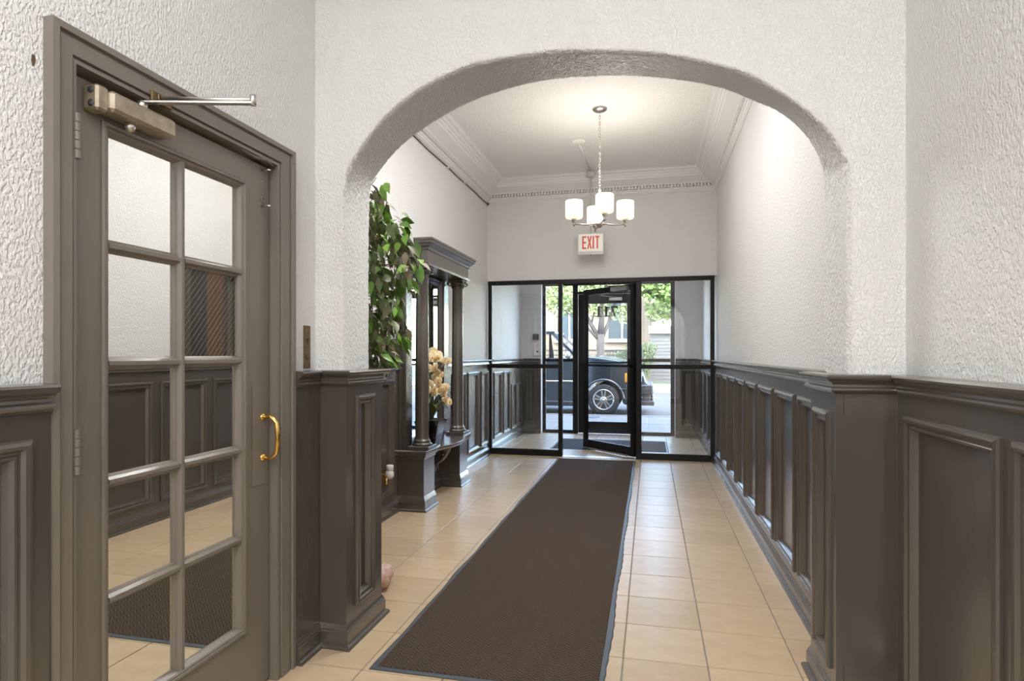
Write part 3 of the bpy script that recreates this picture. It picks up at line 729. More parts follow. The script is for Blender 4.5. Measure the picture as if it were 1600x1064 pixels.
MB().tube([(-.9, 26.4, 0), (-.88, 26.4, .9)], [.05, .02], 6).tube([(-.9, 26.4, .1), (-.5, 26.4, .9)], [.04, .02], 6).build('stem', 'bark', bu)
foliage('foliage', 'hedge', bu, [(-1.25, 26.4, .95, .64), (-.75, 26.4, 1.1, .68), (-.3, 26.4, .9, .6), (-1.3, 26.4, .4, .4), (-.5, 26.4, .4, .5), (-.05, 26.4, 1.45, .42)], 3600, .055, 9)

# ================================================================== GLAZED SCREENS
def bar(mb, x0, x1, z0, z1, y, d=.045): mb.box(x0, x1, y - d / 2, y + d / 2, z0, z1, .004)
scr = empty('window_1', (-.6, YS, 0), 'black metal glass screen with door opening between hall and vestibule', 'glass screen', kind='structure')
SX0, SX1 = XL + .012, .718
fr_ = MB()
bar(fr_, SX0 - .0, SX0 + .045, 0, 2.14, YS); bar(fr_, -1.085, -1.035, 0, 2.09, YS, .06)
bar(fr_, -.165, -.10, 0, 2.09, YS, .06); bar(fr_, SX1 - .045, SX1, 0, 2.14, YS)
bar(fr_, SX0, SX1, 2.09, 2.14, YS, .06)
bar(fr_, SX0 + .045, -1.085, 1.065, 1.115, YS); bar(fr_, -.10, SX1 - .045, 1.065, 1.115, YS)
bar(fr_, SX0 + .045, -1.085, 0, .075, YS); bar(fr_, -.10, SX1 - .045, 0, .075, YS)
fr_.build('frame', 'black_metal', scr)
for (a_, b_) in ((SX0 + .045, -1.085), (-.10, SX1 - .045)):
    for (c_, d_) in ((.075, 1.065), (1.115, 2.09)):
        quick('pane', 'glass', scr, a_, b_, YS - .003, YS + .003, c_, d_)
quick('threshold', 'alu', scr, -1.035, -.165, YS - .05, YS + .05, 0, .006, label='low aluminium threshold')
# door leaf standing open into the vestibule
d1 = empty('door_2', (-.168, YS + .035, 0), 'black framed glass door standing open into the vestibule', 'door', kind='structure')
hx, hyy = -.172, YS + .035; fx, fy = -.845, YS + .69
dl = math.hypot(fx - hx, fy - hyy); ux, uy = (fx - hx) / dl, (fy - hyy) / dl; nx_, ny_ = -uy, ux
def dbx(mb, u0, u1, z0, z1, h=.022, off=0):
    mb.obox((hx + ux * (u0 + u1) / 2 + nx_ * off, hyy + uy * (u0 + u1) / 2 + ny_ * off, (z0 + z1) / 2), (ux, uy, 0), (nx_, ny_, 0), (0, 0, 1), (u1 - u0) / 2, h, (z1 - z0) / 2)
q = MB(); dbx(q, 0, .065, .02, 2.075); dbx(q, dl - .06, dl, .02, 2.075); dbx(q, .065, dl - .06, 2.005, 2.075); dbx(q, .065, dl - .06, .02, .13)
q.build('leaf_frame', 'black_metal', d1, bevel=.003)
q = MB(); dbx(q, .065, dl - .06, .13, 2.005, .003); q.build('pane', 'glass', d1)
side = 1
q = MB(); dbx(q, .03, dl - .03, 1.082, 1.108, .010, .05); dbx(q, .03, .055, 1.075, 1.115, .03, .03); dbx(q, dl - .055, dl - .03, 1.075, 1.115, .03, .03)
q.build('push_bar', 'black_metal', d1)
q = MB(); dbx(q, .1, dl - .02, .012, .03, .006, .027); q.build('door_sweep', 'alu', d1, label='pale metal door sweep')
q = MB(); dbx(q, .08, .36, 2.01, 2.055, .025, .045); q.build('closer_body', 'alu', d1)
MB().tube([(hx + ux * .2 + nx_ * .06, hyy + uy * .2 + ny_ * .06, 2.062), (-.55, YS + .20, 2.068), (-.50, YS + .03, 2.075)], .009, 6).build('closer_arm', 'alu', d1)
# outer screen and street door
YO = 9.50
sc2 = empty('window_2', (-.6, YO, 0), 'black metal glazed street screen beside the outer door', 'glass screen', kind='structure')
fr_ = MB()
bar(fr_, -1.66, -1.61, 0, 2.335, YO); bar(fr_, .30, .36, 0, 2.335, YO); bar(fr_, -1.18, -1.10, 0, 2.335, YO, .07); bar(fr_, -.27, -.14, 0, 2.335, YO, .07)
bar(fr_, -1.61, -1.18, 1.12, 1.165, YO); bar(fr_, -.14, .30, 1.12, 1.165, YO)
bar(fr_, -1.61, -1.18, 0, .05, YO); bar(fr_, -.14, .30, 0, .05, YO); bar(fr_, -1.66, .36, 2.31, 2.335, YO); bar(fr_, -1.10, -.27, 2.17, 2.21, YO)
fr_.build('frame', 'black_metal', sc2)
for (a_, b_) in ((-1.61, -1.18), (-.14, .30)):
    quick('pane', 'glass', sc2, a_, b_, YO - .003, YO + .003, .05, 1.12); quick('pane', 'glass', sc2, a_, b_, YO - .003, YO + .003, 1.165, 2.31)
quick('pane', 'glass', sc2, -1.10, -.27, YO - .003, YO + .003, 2.21, 2.31)
d2 = empty('door_3', (-.68, YO, 0), 'black framed glass street door with 711 lettering seen from behind', 'door', kind='structure')
q = MB(); bar(q, -1.095, -1.0, .012, 2.165, YO, .045); bar(q, -.345, -.275, .012, 2.165, YO, .045); bar(q, -1.0, -.345, 2.02, 2.165, YO); bar(q, -1.0, -.345, .012, .19, YO)
q.build('leaf_frame', 'black_metal', d2)
quick('pane', 'glass', d2, -1.0, -.345, YO - .003, YO + .003, .19, 2.02)
quick('lock_box', 'black_metal', d2, -1.03, -.93, YO - .055, YO - .02, .88, 1.10, ch=.004)
MB().tube([(-1.02, YO - .08, 1.11), (-.30, YO - .08, 1.11)], .013, 8).box(-1.04, -1.01, YO - .09, YO - .02, 1.09, 1.13).box(-.32, -.29, YO - .09, YO - .02, 1.09, 1.13).build('push_bar', 'black_metal', d2)
quick('closer_body', 'alu', d2, -.62, -.42, YO - .07, YO - .02, 2.06, 2.11, ch=.005)
MB().tube([(-.50, YO - .05, 2.11), (-.75, YO - .18, 2.13), (-.62, YO - .03, 2.18)], .009, 6).build('closer_arm', 'alu', d2)
def digit_poly(ch):
    if ch == '1': return [[(.22, 0), (.95, 0), (.95, .08), (.76, .12), (.76, 1.0), (.60, 1.0), (.20, .88), (.22, .80), (.46, .84), (.46, .12), (.22, .08)]]
    if ch == '7': return [[(.12, 1.0), (.92, 1.0), (.92, .93), (.55, 0), (.34, 0), (.74, .84), (.30, .84), (.22, .80), (.19, .70), (.12, .70)]]
for i, ch in enumerate('711'):
    q = MB()
    for poly in digit_poly(ch):
        # lettering is applied on the outside of the glass, so it reads mirrored from the hall
        q.prism([(-.47 - (i * .115 + u * .13), 1.815 + v * .165) for u, v in poly], lambda u, v, h: (u, h, v), YO + .003, YO + .005)
    q.build('digit', 'black_metal', d2, label='black painted numeral ' + {'7': 'seven', '1': 'one'}[ch])
# intercom plates on the left return wall
ip = empty('intercom_plate', (-1.715, 9.32, 1.21), 'small pale square push-button plate on wall left of street door', 'intercom')
MB().box(-1.775, -1.655, 9.325, 9.336 + .024, 1.215, 1.335, .003).build('plate', 'white_plastic', ip)
MB().lathe((-1.715, 9.318, 1.275), [(0, 0), (.014, 0), (.014, .012), (0, .012)], 12, 'y').build('button', 'cable', ip)
sb = empty('switch_box', (-1.73, 9.34, 1.47), 'small dark grey metal box on wall above the intercom plate', 'switch box')
MB().box(-1.79, -1.70, 9.325, 9.36, 1.46, 1.55, .004).build('box', 'siding', sb); MB().lathe((-1.745, 9.318, 1.505), [(0, 0), (.018, 0), (.018, .01), (0, .01)], 12, 'y').build('knob', 'iron', sb)

# ================================================================== LEFT DOOR
door = empty('door_1', (-1.38, 1.64, 0), 'grey ten-light wooden door with mirrored panes and brass pull in the left wall', 'door', kind='structure')
def dm(u, z, h): return (-1.400 + h, u, z)
CAS = [(0, -.02), (0, .030), (.22, .033), (.24, .022), (.30, .022), (.33, .026), (.80, .026), (.82, .016), (.86, .016), (.88, .022), (1.0, .022), (1.0, -.10)]
c = MB(); c.frame(dm, 1.156, 2.162, 0, 2.038, CAS, sides=(0, 1, 1, 1), widths=(.066, .110, 1, .083)); c.build('casing', 'paint_door', door)
# leaf: stiles and rails
LH = -.012
lf = MB()
def lb(y0, y1, z0, z1): lf.box(-1.445, -1.400 + LH, y0, y1, z0, z1)
lb(1.228, 1.345, .012, 1.942); lb(1.888, 2.045, .012, 1.942); lb(1.345, 1.888, 1.835, 1.942); lb(1.345, 1.888, .012, .262)
leaf = lf.build('leaf', 'paint_door', door)
MB().box(-1.47, -1.45, 1.20, 2.07, 0, 1.975).build('backing', 'dark_gap', door) if False else None
GP = [(0, -.001), (0, .004), (.005, .008), (.012, .007), (.014, .002), (.017, .004), (.022, 0), (.030, -.012), (.033, -.022)]
def dm2(u, z, h): return (-1.400 + LH + h, u, z)
MB().frame(dm2, 1.322, 1.911, .240, 1.858, GP).build('glazing_moulding', 'paint_door', leaf)
cols_ = [(1.355, 1.591), (1.628, 1.878)]; tops = [1.825, 1.515, 1.200, .882, .566]; bots = [1.545, 1.230, .912, .596, .273]
def muntin(horizontal, a0, a1, c):
    m = MB(); w_ = .018
    pts = [(-w_, -.022), (-w_, -.014), (-w_ * .65, -.010), (-w_ * .3, .002), (w_ * .3, .002), (w_ * .65, -.010), (w_, -.014), (w_, -.022)]
    if horizontal: m.prism(pts, lambda u, v, h: (-1.400 + LH + v, h, c + u), a0, a1)
    else: m.prism(pts, lambda u, v, h: (-1.400 + LH + v + .001, c + u, h), a0, a1)
    return m.build('muntin', 'paint_door', leaf)
muntin(False, .262, 1.835, 1.6095)
for t_, b_ in zip(tops[1:], bots[:-1]):
    for (y0, y1) in ((1.347, 1.600), (1.619, 1.887)): muntin(True, y0, y1, (t_ + b_) / 2)
for j, (y0, y1) in enumerate(cols_):
    for i in range(5):
        wired = (j == 1 and i == 1)
        pz0, pz1 = bots[i] - .012, tops[i] + .012
        o = MB().box(-1.436, -1.431, y0 - .012, y1 + .012, pz0, pz1).build('wired_pane' if wired else 'mirror_pane', 'wired' if wired else 'mirror', door, label='clear pane with embedded diagonal wires' if wired else None)
        if wired:
            wm = MB(); n = 18
            for k_ in range(-14, 16):
                y_a = y0 + k_ * .021; pts = []
                # diagonal line of slope ~1.25 clipped to pane
                za, zb = pz0, pz1; ya, yb = y_a, y_a + (zb - za) / 1.15
                if yb <= y0 or ya >= y1: continue
                if ya < y0: za += (y0 - ya) * 1.15; ya = y0
                if yb > y1: zb -= (yb - y1) * 1.15; yb = y1
                if zb - za < .01: continue
                wm.tube([(-1.4300, ya, za), (-1.4300, yb, zb)], .0004, 4)
            wm.build('wire_pattern', 'wire', o)
# hinges
for z0, n in ((1.722, 5), (.942, 5)):
    hg = MB()
    for i in range(5): hg.lathe((-1.378, 1.2235, z0 + i * .0225), [(0, .0004), (.0075, .0004), (.0075, .0215), (0, .0215)], 12, smooth=False)
    hg.box(-1.388, -1.385, 1.222, 1.237, z0, z0 + .11)
    hg.build('hinge', 'paint_door', door)
pp = MB().box(-1.412, -1.409, 1.945, 2.030, .755, 1.122, .001)
pp.box(-1.412, -1.4105 + LH + .013, 1.945, 2.030, .755, 1.122)
pp.build('push_plate', 'paint_door', door)
hp = [(-1.408, 2.003, 1.005), (-1.375, 2.004, 1.008), (-1.352, 2.005, .985), (-1.346, 2.005, .93), (-1.352, 2.005, .872), (-1.375, 2.004, .852), (-1.408, 2.003, .855)]
hb = MB().tube(hp, [.007, .0075, .0075, .0095, .0075, .0075, .007], 10)
hb.lathe((-1.412, 2.003, 1.005), [(0, 0), (.014, 0), (.015, .006), (.009, .012), (0, .012)], 14, 'x').lathe((-1.412, 2.003, .855), [(0, 0), (.014, 0), (.015, .006), (.009, .012), (0, .012)], 14, 'x')
hb.build('pull_handle', 'brass', door, label='curved brass pull handle')
scw = MB()
for z in (1.925, 1.792): scw.tube([(-1.412, 2.003, z), (-1.392, 2.003, z), (-1.375, 2.001, z - .003)], [.004, .004, .0035], 6)
for z in (1.885,): scw.lathe((-1.413, 2.006, z), [(0, 0), (.004, 0), (.004, .003), (0, .003)], 8, 'x')
scw.build('screw', 'alu', door, label='bare metal screw ends near the top corner')
MB().lathe((-1.412, 2.006, 1.815), [(0, 0), (.012, 0), (.012, .004), (.004, .004), (.004, .001), (0, .001)], 14, 'x').build('latch_hole', 'paint_door', door)
# closer
cl = MB().box(-1.412, -1.352, 1.300, 1.520, 1.868, 1.922, .008).box(-1.412, -1.366, 1.268, 1.305, 1.862, 1.928, .006)
cl = cl.build('door_closer', 'closer', door, label='scuffed metal surface door closer')
MB().lathe((-1.382, 1.385, 1.848), [(0, -.004), (.010, -.002), (.014, .008), (.012, .022), (0, .024)], 14).build('valve_knob', 'alu', cl)
q = MB()
for z in (1.878, 1.912): q.lathe((-1.384, 1.2685, z), [(0, -.003), (.009, -.003), (.009, .002), (0, .002)], 10, 'y')
q.build('mounting_screw', 'cable', cl)
E1 = (-1.085, 1.50, 1.951)
q = MB(); q.lathe((-1.382, 1.425, 1.920), [(0, 0), (.014, 0), (.014, .022), (0, .024)], 12)
q.obox((Vector((-1.382, 1.425, 1.940)) + Vector(E1)) / 2 + Vector((0, 0, -.004)), (Vector(E1) - Vector((-1.382, 1.425, 1.951))).normalized(), Vector((-.245, .97, 0)), Vector((0, 0, 1)), .152, .009, .0025)
q.build('closer_arm', 'alu', cl)
q = MB(); q.tube([(-1.372, 1.475, 1.972), E1], .0062, 8); q.lathe((E1[0], E1[1], E1[2] - .016), [(0, 0), (.009, .001), (.009, .03), (0, .032)], 10)
q.build('closer_arm', 'alu', cl)
MB().box(-1.376, -1.368, 1.445, 1.520, 1.955, 1.985, .002).box(-1.372, -1.362, 1.462, 1.488, 1.963, 1.980, .002).build('arm_bracket', 'old_brass', cl)
# gap above the leaf and slightly torn weather strip at the corner
MB().tube([(-1.392, 1.86, 1.957), (-1.388, 1.93, 1.949), (-1.384, 1.99, 1.957), (-1.386, 2.04, 1.946)], [.004, .007, .008, .003], 6).build('weather_strip', 'paint_door', door, label='sagging torn weather strip at the top corner')

# side hall behind the wired pane
sr = MB(); sr.box(-3.3, -3.2, .5, 2.32, 0, 2.9).box(-3.3, -1.6, .4, .5, 0, 2.9).box(-3.3, -1.6, 2.32, 2.36, 0, 2.9)
sr.build('wall_side_room', 'room_dark', label='dim brown walls of the room behind the grey door', cat='wall', kind='structure')
quick('floor', 'room_dark', None, -3.3, -1.6, .4, 2.36, -.1, 0.0, label='dim floor of the room behind the grey door', cat='floor', kind='structure')
quick('ceiling', 'room_dark', None, -3.3, -1.6, .4, 2.36, 2.9, 3.0, label='ceiling of the room behind the grey door', cat='ceiling', kind='structure')
wd = empty('wooden_door', (-1.84, 2.30, 0), 'orange-brown wooden door seen dimly through the wired pane', 'door')
MB().box(-1.885, -1.80, 2.285, 2.318, .0, 2.0, .004).build('leaf', 'orange_wood', wd); MB().box(-1.95, -1.888, 2.27, 2.318, 0, 2.03).box(-1.888, -1.797, 2.27, 2.318, 2.003, 2.03).build('door_frame', 'dark_gap', wd)
cu = MB(); N = 16; vs = []
for i in range(N + 1):
    xx = -1.782 + i * .0095; yy = 2.290 + .008 * math.sin(i * 1.7)
    vs += [(xx, yy, .9), (xx, yy, 1.55)]
cu.add(vs, [(2 * i, 2 * i + 2, 2 * i + 3, 2 * i + 1) for i in range(N)], True)
cto = empty('grey_curtain', (-1.70, 2.29, .9), 'pale grey curtain seen dimly through the wired pane', 'curtain')
cu.build('cloth', 'grey_cloth', cto); MB().tube([(-1.785, 2.29, 1.56), (-1.62, 2.29, 1.56)], .008, 8).build('rod', 'iron', cto)

# small fittings on the plaster
kp = empty('lock_strike_plate', (-1.40, 2.275, 1.18), 'narrow aged brass lock plate set in stucco above the pier rail', 'lock plate')
MB().box(-1.402, -1.394, 2.262, 2.308, 1.180, 1.358, .002).build('plate', 'old_brass', kp)
MB().lathe((-1.396, 2.285, 1.300), [(0, 0), (.007, 0), (.007, .003), (0, .003)], 12, 'x').box(-1.396, -1.3935, 2.282, 2.288, 1.280, 1.30).build('keyhole', 'dark_gap', kp)
MB().lathe((-1.396, 2.285, 1.226), [(0, 0), (.012, 0), (.011, .007), (.005, .007), (.004, .003), (0, .003)], 14, 'x').build('rosette', 'old_brass', kp)
MB().prism([(-.006, .018), (.008, .02), (.012, .004), (.007, -.02), (-.003, -.028), (-.009, -.006)], lambda u, v, h: (h, 1.132 + u * .5, 1.925 + v * .6), -1.401, -1.3992).build('plaster_chip', 'twig', wall_left, label='small brown chip in the stucco')
# outlet with plug-in
ou = empty('wall_outlet', (-1.952, 4.24, .27), 'dark outlet plate low on the panel left of the console', 'outlet')
MB().box(-1.969, -1.960, 4.205, 4.285, .255, .375, .002).build('plate', 'old_brass', ou)
pf = empty('plug_in_freshener', (-1.93, 4.26, .29), 'white plug-in air freshener in the outlet left of the console', 'air freshener')
MB().lathe((-1.915, 4.262, .300), [(0, 0), (.022, .002), (.032, .02), (.033, .045), (.025, .058), (.023, .062), (.023, .062)], 16).lathe((-1.912, 4.262, .362), [(.022, 0), (.026, .008), (.027, .038), (.021, .042), (0, .042)], 16).build('body', 'white_plastic', pf)
MB().box(-1.962, -1.93, 4.248, 4.276, .30, .335, .002).tube([(-1.93, 4.235, .262), (-1.93, 4.24, .305)], .009, 8).build('oil_bottle', 'brass', pf, label='amber oil bottle')
# cable under the left crown
cb = empty('cable', (XL + .01, 5, 3.09), 'thin dark cable running below the crown on the left wall', 'cable')
cz = [(XL + .008, 2.8 + .3 * i, 3.098 + .004 * math.sin(i * 2.1)) for i in range(16)]
MB().tube(cz, .0052, 6).build('wire', 'cable', cb)
MB().lathe((XL + .012, 7.285, 3.098), [(0, -.016), (.014, -.01), (.016, .0), (.014, .012), (0, .016)], 10).build('end_cap', 'cable', cb)
for yy in (5.75, 6.3): MB().box(XL, XL + .022, yy, yy + .02, 3.088, 3.118).build('clip', 'crown', cb)

# stone behind the left pier
st = MB(); 
prof = [(0, -.11), (.035, -.10), (.058, -.06), (.066, 0), (.060, .055), (.040, .092), (.018, .108), (0, .112)]
st.lathe((-1.40, 2.97, .064), prof, 22, 'y')
stv = [(v[0] + .012 * math.sin(v[1] * 60), v[1], .0 + max(0.001, v[2])) for v in st.v]; st.v = stv
so = st.build('mottled_stone', 'stone_pink', label='pink and white mottled stone on floor behind left pier', cat='stone', base=(-1.40, 2.97, 0))

# ================================================================== MATS
def mat_obj(name, x, y0, y1, m, edge, label, cat='mat', wob=.006, th=.009):
    x0, x1 = x; root = empty(name, ((x0 + x1) / 2, (y0 + y1) / 2, 0), label, cat)
    n = 90; r = random.Random(4)
    L_ = []; R_ = []
    for i in range(n + 1):
        yy = y0 + (y1 - y0) * i / n
        L_.append((x0 + wob * math.sin(yy * 9) * math.sin(yy * 2.3) + r.uniform(-.001, .001), yy)); R_.append((x1 + wob * .7 * math.sin(yy * 7 + 1) + (.004 if i % 2 else 0), yy))
    e = MB(); vs = []
    for (a_, b_) in zip(L_, R_): vs += [(a_[0], a_[1], .0012), (b_[0], b_[1], .0012), (a_[0] + .006, a_[1], .0045), (b_[0] - .006, b_[1], .0045)]
    fs = []
    for i in range(n):
        k_ = 4 * i; fs += [(k_, k_ + 2, k_ + 6, k_ + 4), (k_ + 2, k_ + 3, k_ + 7, k_ + 6), (k_ + 3, k_ + 1, k_ + 5, k_ + 7), (k_, k_ + 4, k_ + 5, k_ + 1)]
    fs += [(0, 1, 3, 2), (4 * n, 4 * n + 2, 4 * n + 3, 4 * n + 1)]
    e.add(vs, fs); e.build('rubber_border', edge, root)
    p_ = MB(); p_.box(x0 + .024, x1 - .024, y0 + .024, y1 - .024, .003, th, .002); p_.build('pile', m, root)
    return root
mat_obj('runner_mat', (-1.075, -.165), 2.205, 7.16, 'mat_brown', 'rubber', 'long brown herringbone runner mat down the middle of the hall', 'mat')
mat_obj('entrance_mat', (-1.28, .225), 7.88, 8.84, 'mat_grey', 'rubber', 'dark grey mat under the open glass door in the vestibule', 'mat', wob=.002)

# ================================================================== CHANDELIER
CX, CYY = -.424, 5.27
ch = empty('chandelier', (CX, CYY, HC), 'four-light nickel chandelier hanging on a chain before the exit sign', 'chandelier')
MB().lathe((CX, CYY, HC - .03), [(0, 0), (.02, .0), (.045, .008), (.062, .02), (.065, .030)], 28).build('canopy', 'canopy', ch)
lk = MB(); z = HC - .035; i = 0
while z > 2.685:
    a_ = 0 if i % 2 else PI / 2
    pts = [(CX + .0075 * math.sin(t) * math.cos(a_), CYY + .0075 * math.sin(t) * math.sin(a_), z - .014 + .017 * math.cos(t)) for t in [2 * PI * k_ / 10 for k_ in range(11)]]
    lk.tube(pts, .0024, 5); z -= .026; i += 1
lk.build('chain', 'nickel', ch)
MB().lathe((CX, CYY, 2.335), [(0, -.012), (.012, -.008), (.016, .0), (.034, .012), (.036, .03), (.018, .045), (.010, .07), (.010, .30), (.014, .315), (.010, .335), (0, .34)], 18).build('stem', 'nickel', ch)
for k_ in range(4):
    an = k_ * PI / 2 + YAW + .04
    dx, dy = math.cos(an), math.sin(an)
    ex, ey = CX + .222 * dx, CYY + .222 * dy
    arm = MB().tube([(CX + .02 * dx, CYY + .02 * dy, 2.362), (CX + .12 * dx, CYY + .12 * dy, 2.352), (ex, ey, 2.358)], .0065, 8)
    arm.lathe((ex, ey, 2.335), [(0, 0), (.008, .002), (.010, .02), (.012, .035), (.024, .052), (.026, .068), (.020, .074), (0, .074)], 14)
    ao = arm.build('arm', 'nickel', ch)
    MB().lathe((ex, ey, 2.402), [(.02, .0), (.068, .004), (.074, .016), (.0745, .140), (.072, .152), (.068, .152), (.069, .018), (.02, .008)], 26).build('shade', 'shade', ao, label='glowing white glass drum shade')
    lamp('shade_lamp_light', 'POINT', (ex, ey, 2.60), 5.5, (1.0, .93, .84), radius=.10)
# exit sign on its rod
EX, EY = -.665, 7.0
ex = empty('exit_sign', (EX, EY, HC - .08), 'white exit sign with red letters hanging on a rod', 'sign')
zc = 2.62
D_ = Vector((math.cos(-.03), math.sin(-.03), 0))
MB().box(EX - .150, EX + .150, EY - .02, EY + .02, zc - .245, zc, .004).build('housing', 'exit_case', ex)
MB().box(EX - .138, EX + .138, EY - .023, EY - .0195, zc - .205, zc - .010).build('face', 'exit_face', ex, label='backlit white face')
letters = {'E': [[(0, 0), (.5, 0), (.5, .12), (.17, .12), (.17, .44), (.46, .44), (.46, .56), (.17, .56), (.17, .88), (.5, .88), (.5, 1), (0, 1)]],
           'X': [[(0, 0), (.18, 0), (.29, .34), (.40, 0), (.58, 0), (.38, .5), (.57, 1), (.39, 1), (.29, .66), (.19, 1), (.01, 1), (.20, .5)]],
           'I': [[(0, 0), (.18, 0), (.18, 1), (0, 1)]], 'T': [[(.17, 0), (.35, 0), (.35, .88), (.52, .88), (.52, 1), (0, 1), (0, .88), (.17, .88)]]}
lx = EX - .095
for c_, adv in (('E', .056), ('X', .062), ('I', .030), ('T', .05)):
    q = MB()
    for poly in letters[c_]: q.prism([(lx + u * .092, zc - .178 + v * .145) for u, v in poly], lambda u, v, h: (u, h, v), EY - .0245, EY - .0228)
    q.build('letter', 'exit_red', ex, label='red letter ' + c_); lx += adv
MB().tube([(EX, EY, zc), (EX, EY, HC - .02)], .0085, 8).lathe((EX, EY, zc - .002), [(.02, 0), (.02, .008), (.01, .015), (.01, .03)], 14).build('rod', 'exit_case', ex)
MB().lathe((EX, EY, HC - .085), [(0, 0), (.045, .002), (.052, .012), (.052, .05), (.045, .060), (.0, .062)], 20).build('junction_box', 'exit_case', ex)
MB().lathe((EX, EY - .0, zc - .252), [(0, 0), (.007, 0), (.007, .008), (0, .008)], 10).build('test_button', 'cable', ex)
cd = empty('conduit', (-.70, 6.03, HC - .02), 'white ceiling rosette and surface conduit running to the exit sign', 'conduit')
MB().lathe((-.70, 6.03, HC - .022), [(0, 0), (.05, .002), (.068, .010), (.072, .022)], 26).build('rosette', 'ceiling', cd)
MB().tube([(-.70, 6.05, HC - .010), (EX, EY - .03, HC - .010)], .010, 8).build('pipe', 'crown', cd)

# ================================================================== MIRROR CONSOLE
co = empty('mirror_console', (-1.9, 5.06, 0), 'grey painted hall console with two columns, mirror and bowed shelf', 'console')
WX = -1.952
PB = [(0, 0), (.030, 0), (.028, .012), (.018, .018), (.016, .060), (.020, .064), (.014, .085), (.006, .105), (.002, .115), (0, .118)]
def pedestal(y0, y1):
    b = MB().box(WX, -1.735, y0, y1, 0, .445)
    path = [(WX, y0), (-1.735, y0), (-1.735, y1), (WX, y1)]
    b.sweep(path[::-1], PB)
    b.sweep(path[::-1], [(0, .405), (.006, .408), (.010, .425), (.022, .434), (.025, .446), (.025, .458), (0, .458)])
    for yy in ((y0 + y1) / 2,): pass
    return b.build('pedestal', 'paint', co)
P1, P2 = (4.505, 4.745), (5.430, 5.665)
pedestal(*P1); pedestal(*P2)
MB().box(WX - .01, WX + .022, P1[1], P2[0], 0, .46).build('lower_back', 'paint', co)
q = MB()
def mpw(u, z, h): return (WX + .022 + h, u, z)
q.frame(mpw, P1[1] + .06, P2[0] - .06, .16, .42, PANEL); q.sweep([(WX + .022, P2[0]), (WX + .022, P1[1])], PB); q.build('lower_moulding', 'paint', co)
# bowed shelf
sh = [(WX, P1[0] - .03), (-1.705, P1[0] - .03)]
for i in range(17):
    t = i / 16; sh.append((-1.690 + .075 * math.sin(PI * t) ** 1.0, P1[1] - .02 + (P2[0] - P1[1] + .04) * t))
sh += [(-1.705, P2[1] + .03), (WX, P2[1] + .03)]
q = MB()
def inset(pts, d):
    c_ = Vector((-1.85, 5.08)); out_ = []
    for p_ in pts:
        v = Vector(p_); out_.append((max(WX, v.x - d) if v.x > WX + .01 else WX, v.y + (d if v.y < P1[0] else (-d if v.y > P2[1] else 0))))
    return out_
lay = [(inset(sh, .022), .440), (inset(sh, .012), .446), (inset(sh, .004), .456), (sh, .462), (sh, .474), (inset(sh, .004), .478)]
vs = [(x, y_, z_) for pts, z_ in lay for x, y_ in pts]; m_ = len(sh)
fs = [tuple(range(m_))[::-1], tuple(range((len(lay) - 1) * m_, len(lay) * m_))]
for l in range(len(lay) - 1):
    for i in range(m_): fs.append((l * m_ + i, l * m_ + (i + 1) % m_, (l + 1) * m_ + (i + 1) % m_, (l + 1) * m_ + i))
q.add(vs, fs); q.build('shelf', 'paint', co)
# carved scroll bracket
q = MB()
for k_ in range(3):
    yy = 5.05 + (k_ - 1) * .028
    pts = []
    for i in range(22):
        t = i / 21
        pts.append((-1.72 - .14 * t + .03 * math.sin(t * 6.5), yy, .43 - .23 * t + .012 * math.sin(t * 9)))
    q.tube(pts, [.016 - .006 * abs(math.sin(i / 21 * 6.3)) for i in range(22)], 8)
sp_ = [(WX + .02, .44), (-1.70, .44), (-1.715, .40), (-1.77, .36), (-1.79, .31), (-1.84, .27), (-1.87, .22), (WX + .02, .19)]
q.prism(sp_, lambda u, v, h: (u, h, v), 5.01, 5.09)
for a_ in (5.00, 5.10):
    q.lathe((-1.735, a_ - .004, .408), [(0, 0), (.026, 0), (.026, .008), (0, .008)], 14, 'y'); q.lathe((-1.868, a_ - .004, .222), [(0, 0), (.022, 0), (.022, .008), (0, .008)], 14, 'y')
q.build('bracket', 'paint', co, label='carved scroll bracket under the shelf')
# columns
ZB = .478
for (y0, y1) in (P1, P2):
    yc = (y0 + y1) / 2 ; xc = -1.795
    q = MB().box(xc - .088, xc + .088, yc - .095, yc + .095, ZB, ZB + .028, .003)
    q.lathe((xc, yc, ZB + .028), [(.078, 0), (.082, .008), (.078, .018), (.068, .021), (.066, .027), (.072, .034), (.066, .042), (.060, .046), (.058, .055), (.0555, .07), (.0555, .5), (.052, 1.0), (.0500, 1.36), (.054, 1.366), (.050, 1.372)], 28)
    c0 = q.build('column', 'paint', co)
    zt = ZB + .028 + 1.372
    k = MB().lathe((xc, yc, zt), [(.050, 0), (.052, .01), (.062, .028), (.066, .04), (.05, .045)], 22)
    k.box(xc - .072, xc + .072, yc - .072, yc + .072, zt + .045, zt + .064, .003)
    for sx in (-1, 1):
        for sy in (-1, 1):
            cxx, cyy = xc + sx * .060, yc + sy * .060
            k.tube([(cxx + sx * .018 * math.cos(t) * (1 - t / 14), cyy + sy * .018 * math.cos(t) * (1 - t / 14), zt + .022 + .020 * math.sin(t) * (1 - t / 14)) for t in [i * .6 for i in range(14)]], .0065, 6)
    for i in range(8):
        an = i * PI / 4; k.tube([(xc + .05 * math.cos(an), yc + .05 * math.sin(an), zt - .01), (xc + .062 * math.cos(an), yc + .062 * math.sin(an), zt + .018), (xc + .070 * math.cos(an), yc + .07 * math.sin(an), zt + .014)], [.010, .009, .004], 5)
    k.build('capital', 'paint', c0, label='carved ionic capital')
    # pilaster behind the column
    MB().box(WX - .0, WX + .045, yc - .065, yc + .065, ZB, 1.97, .003).build('pilaster', 'paint', co)
ZE = ZB + .028 + 1.372 + .064
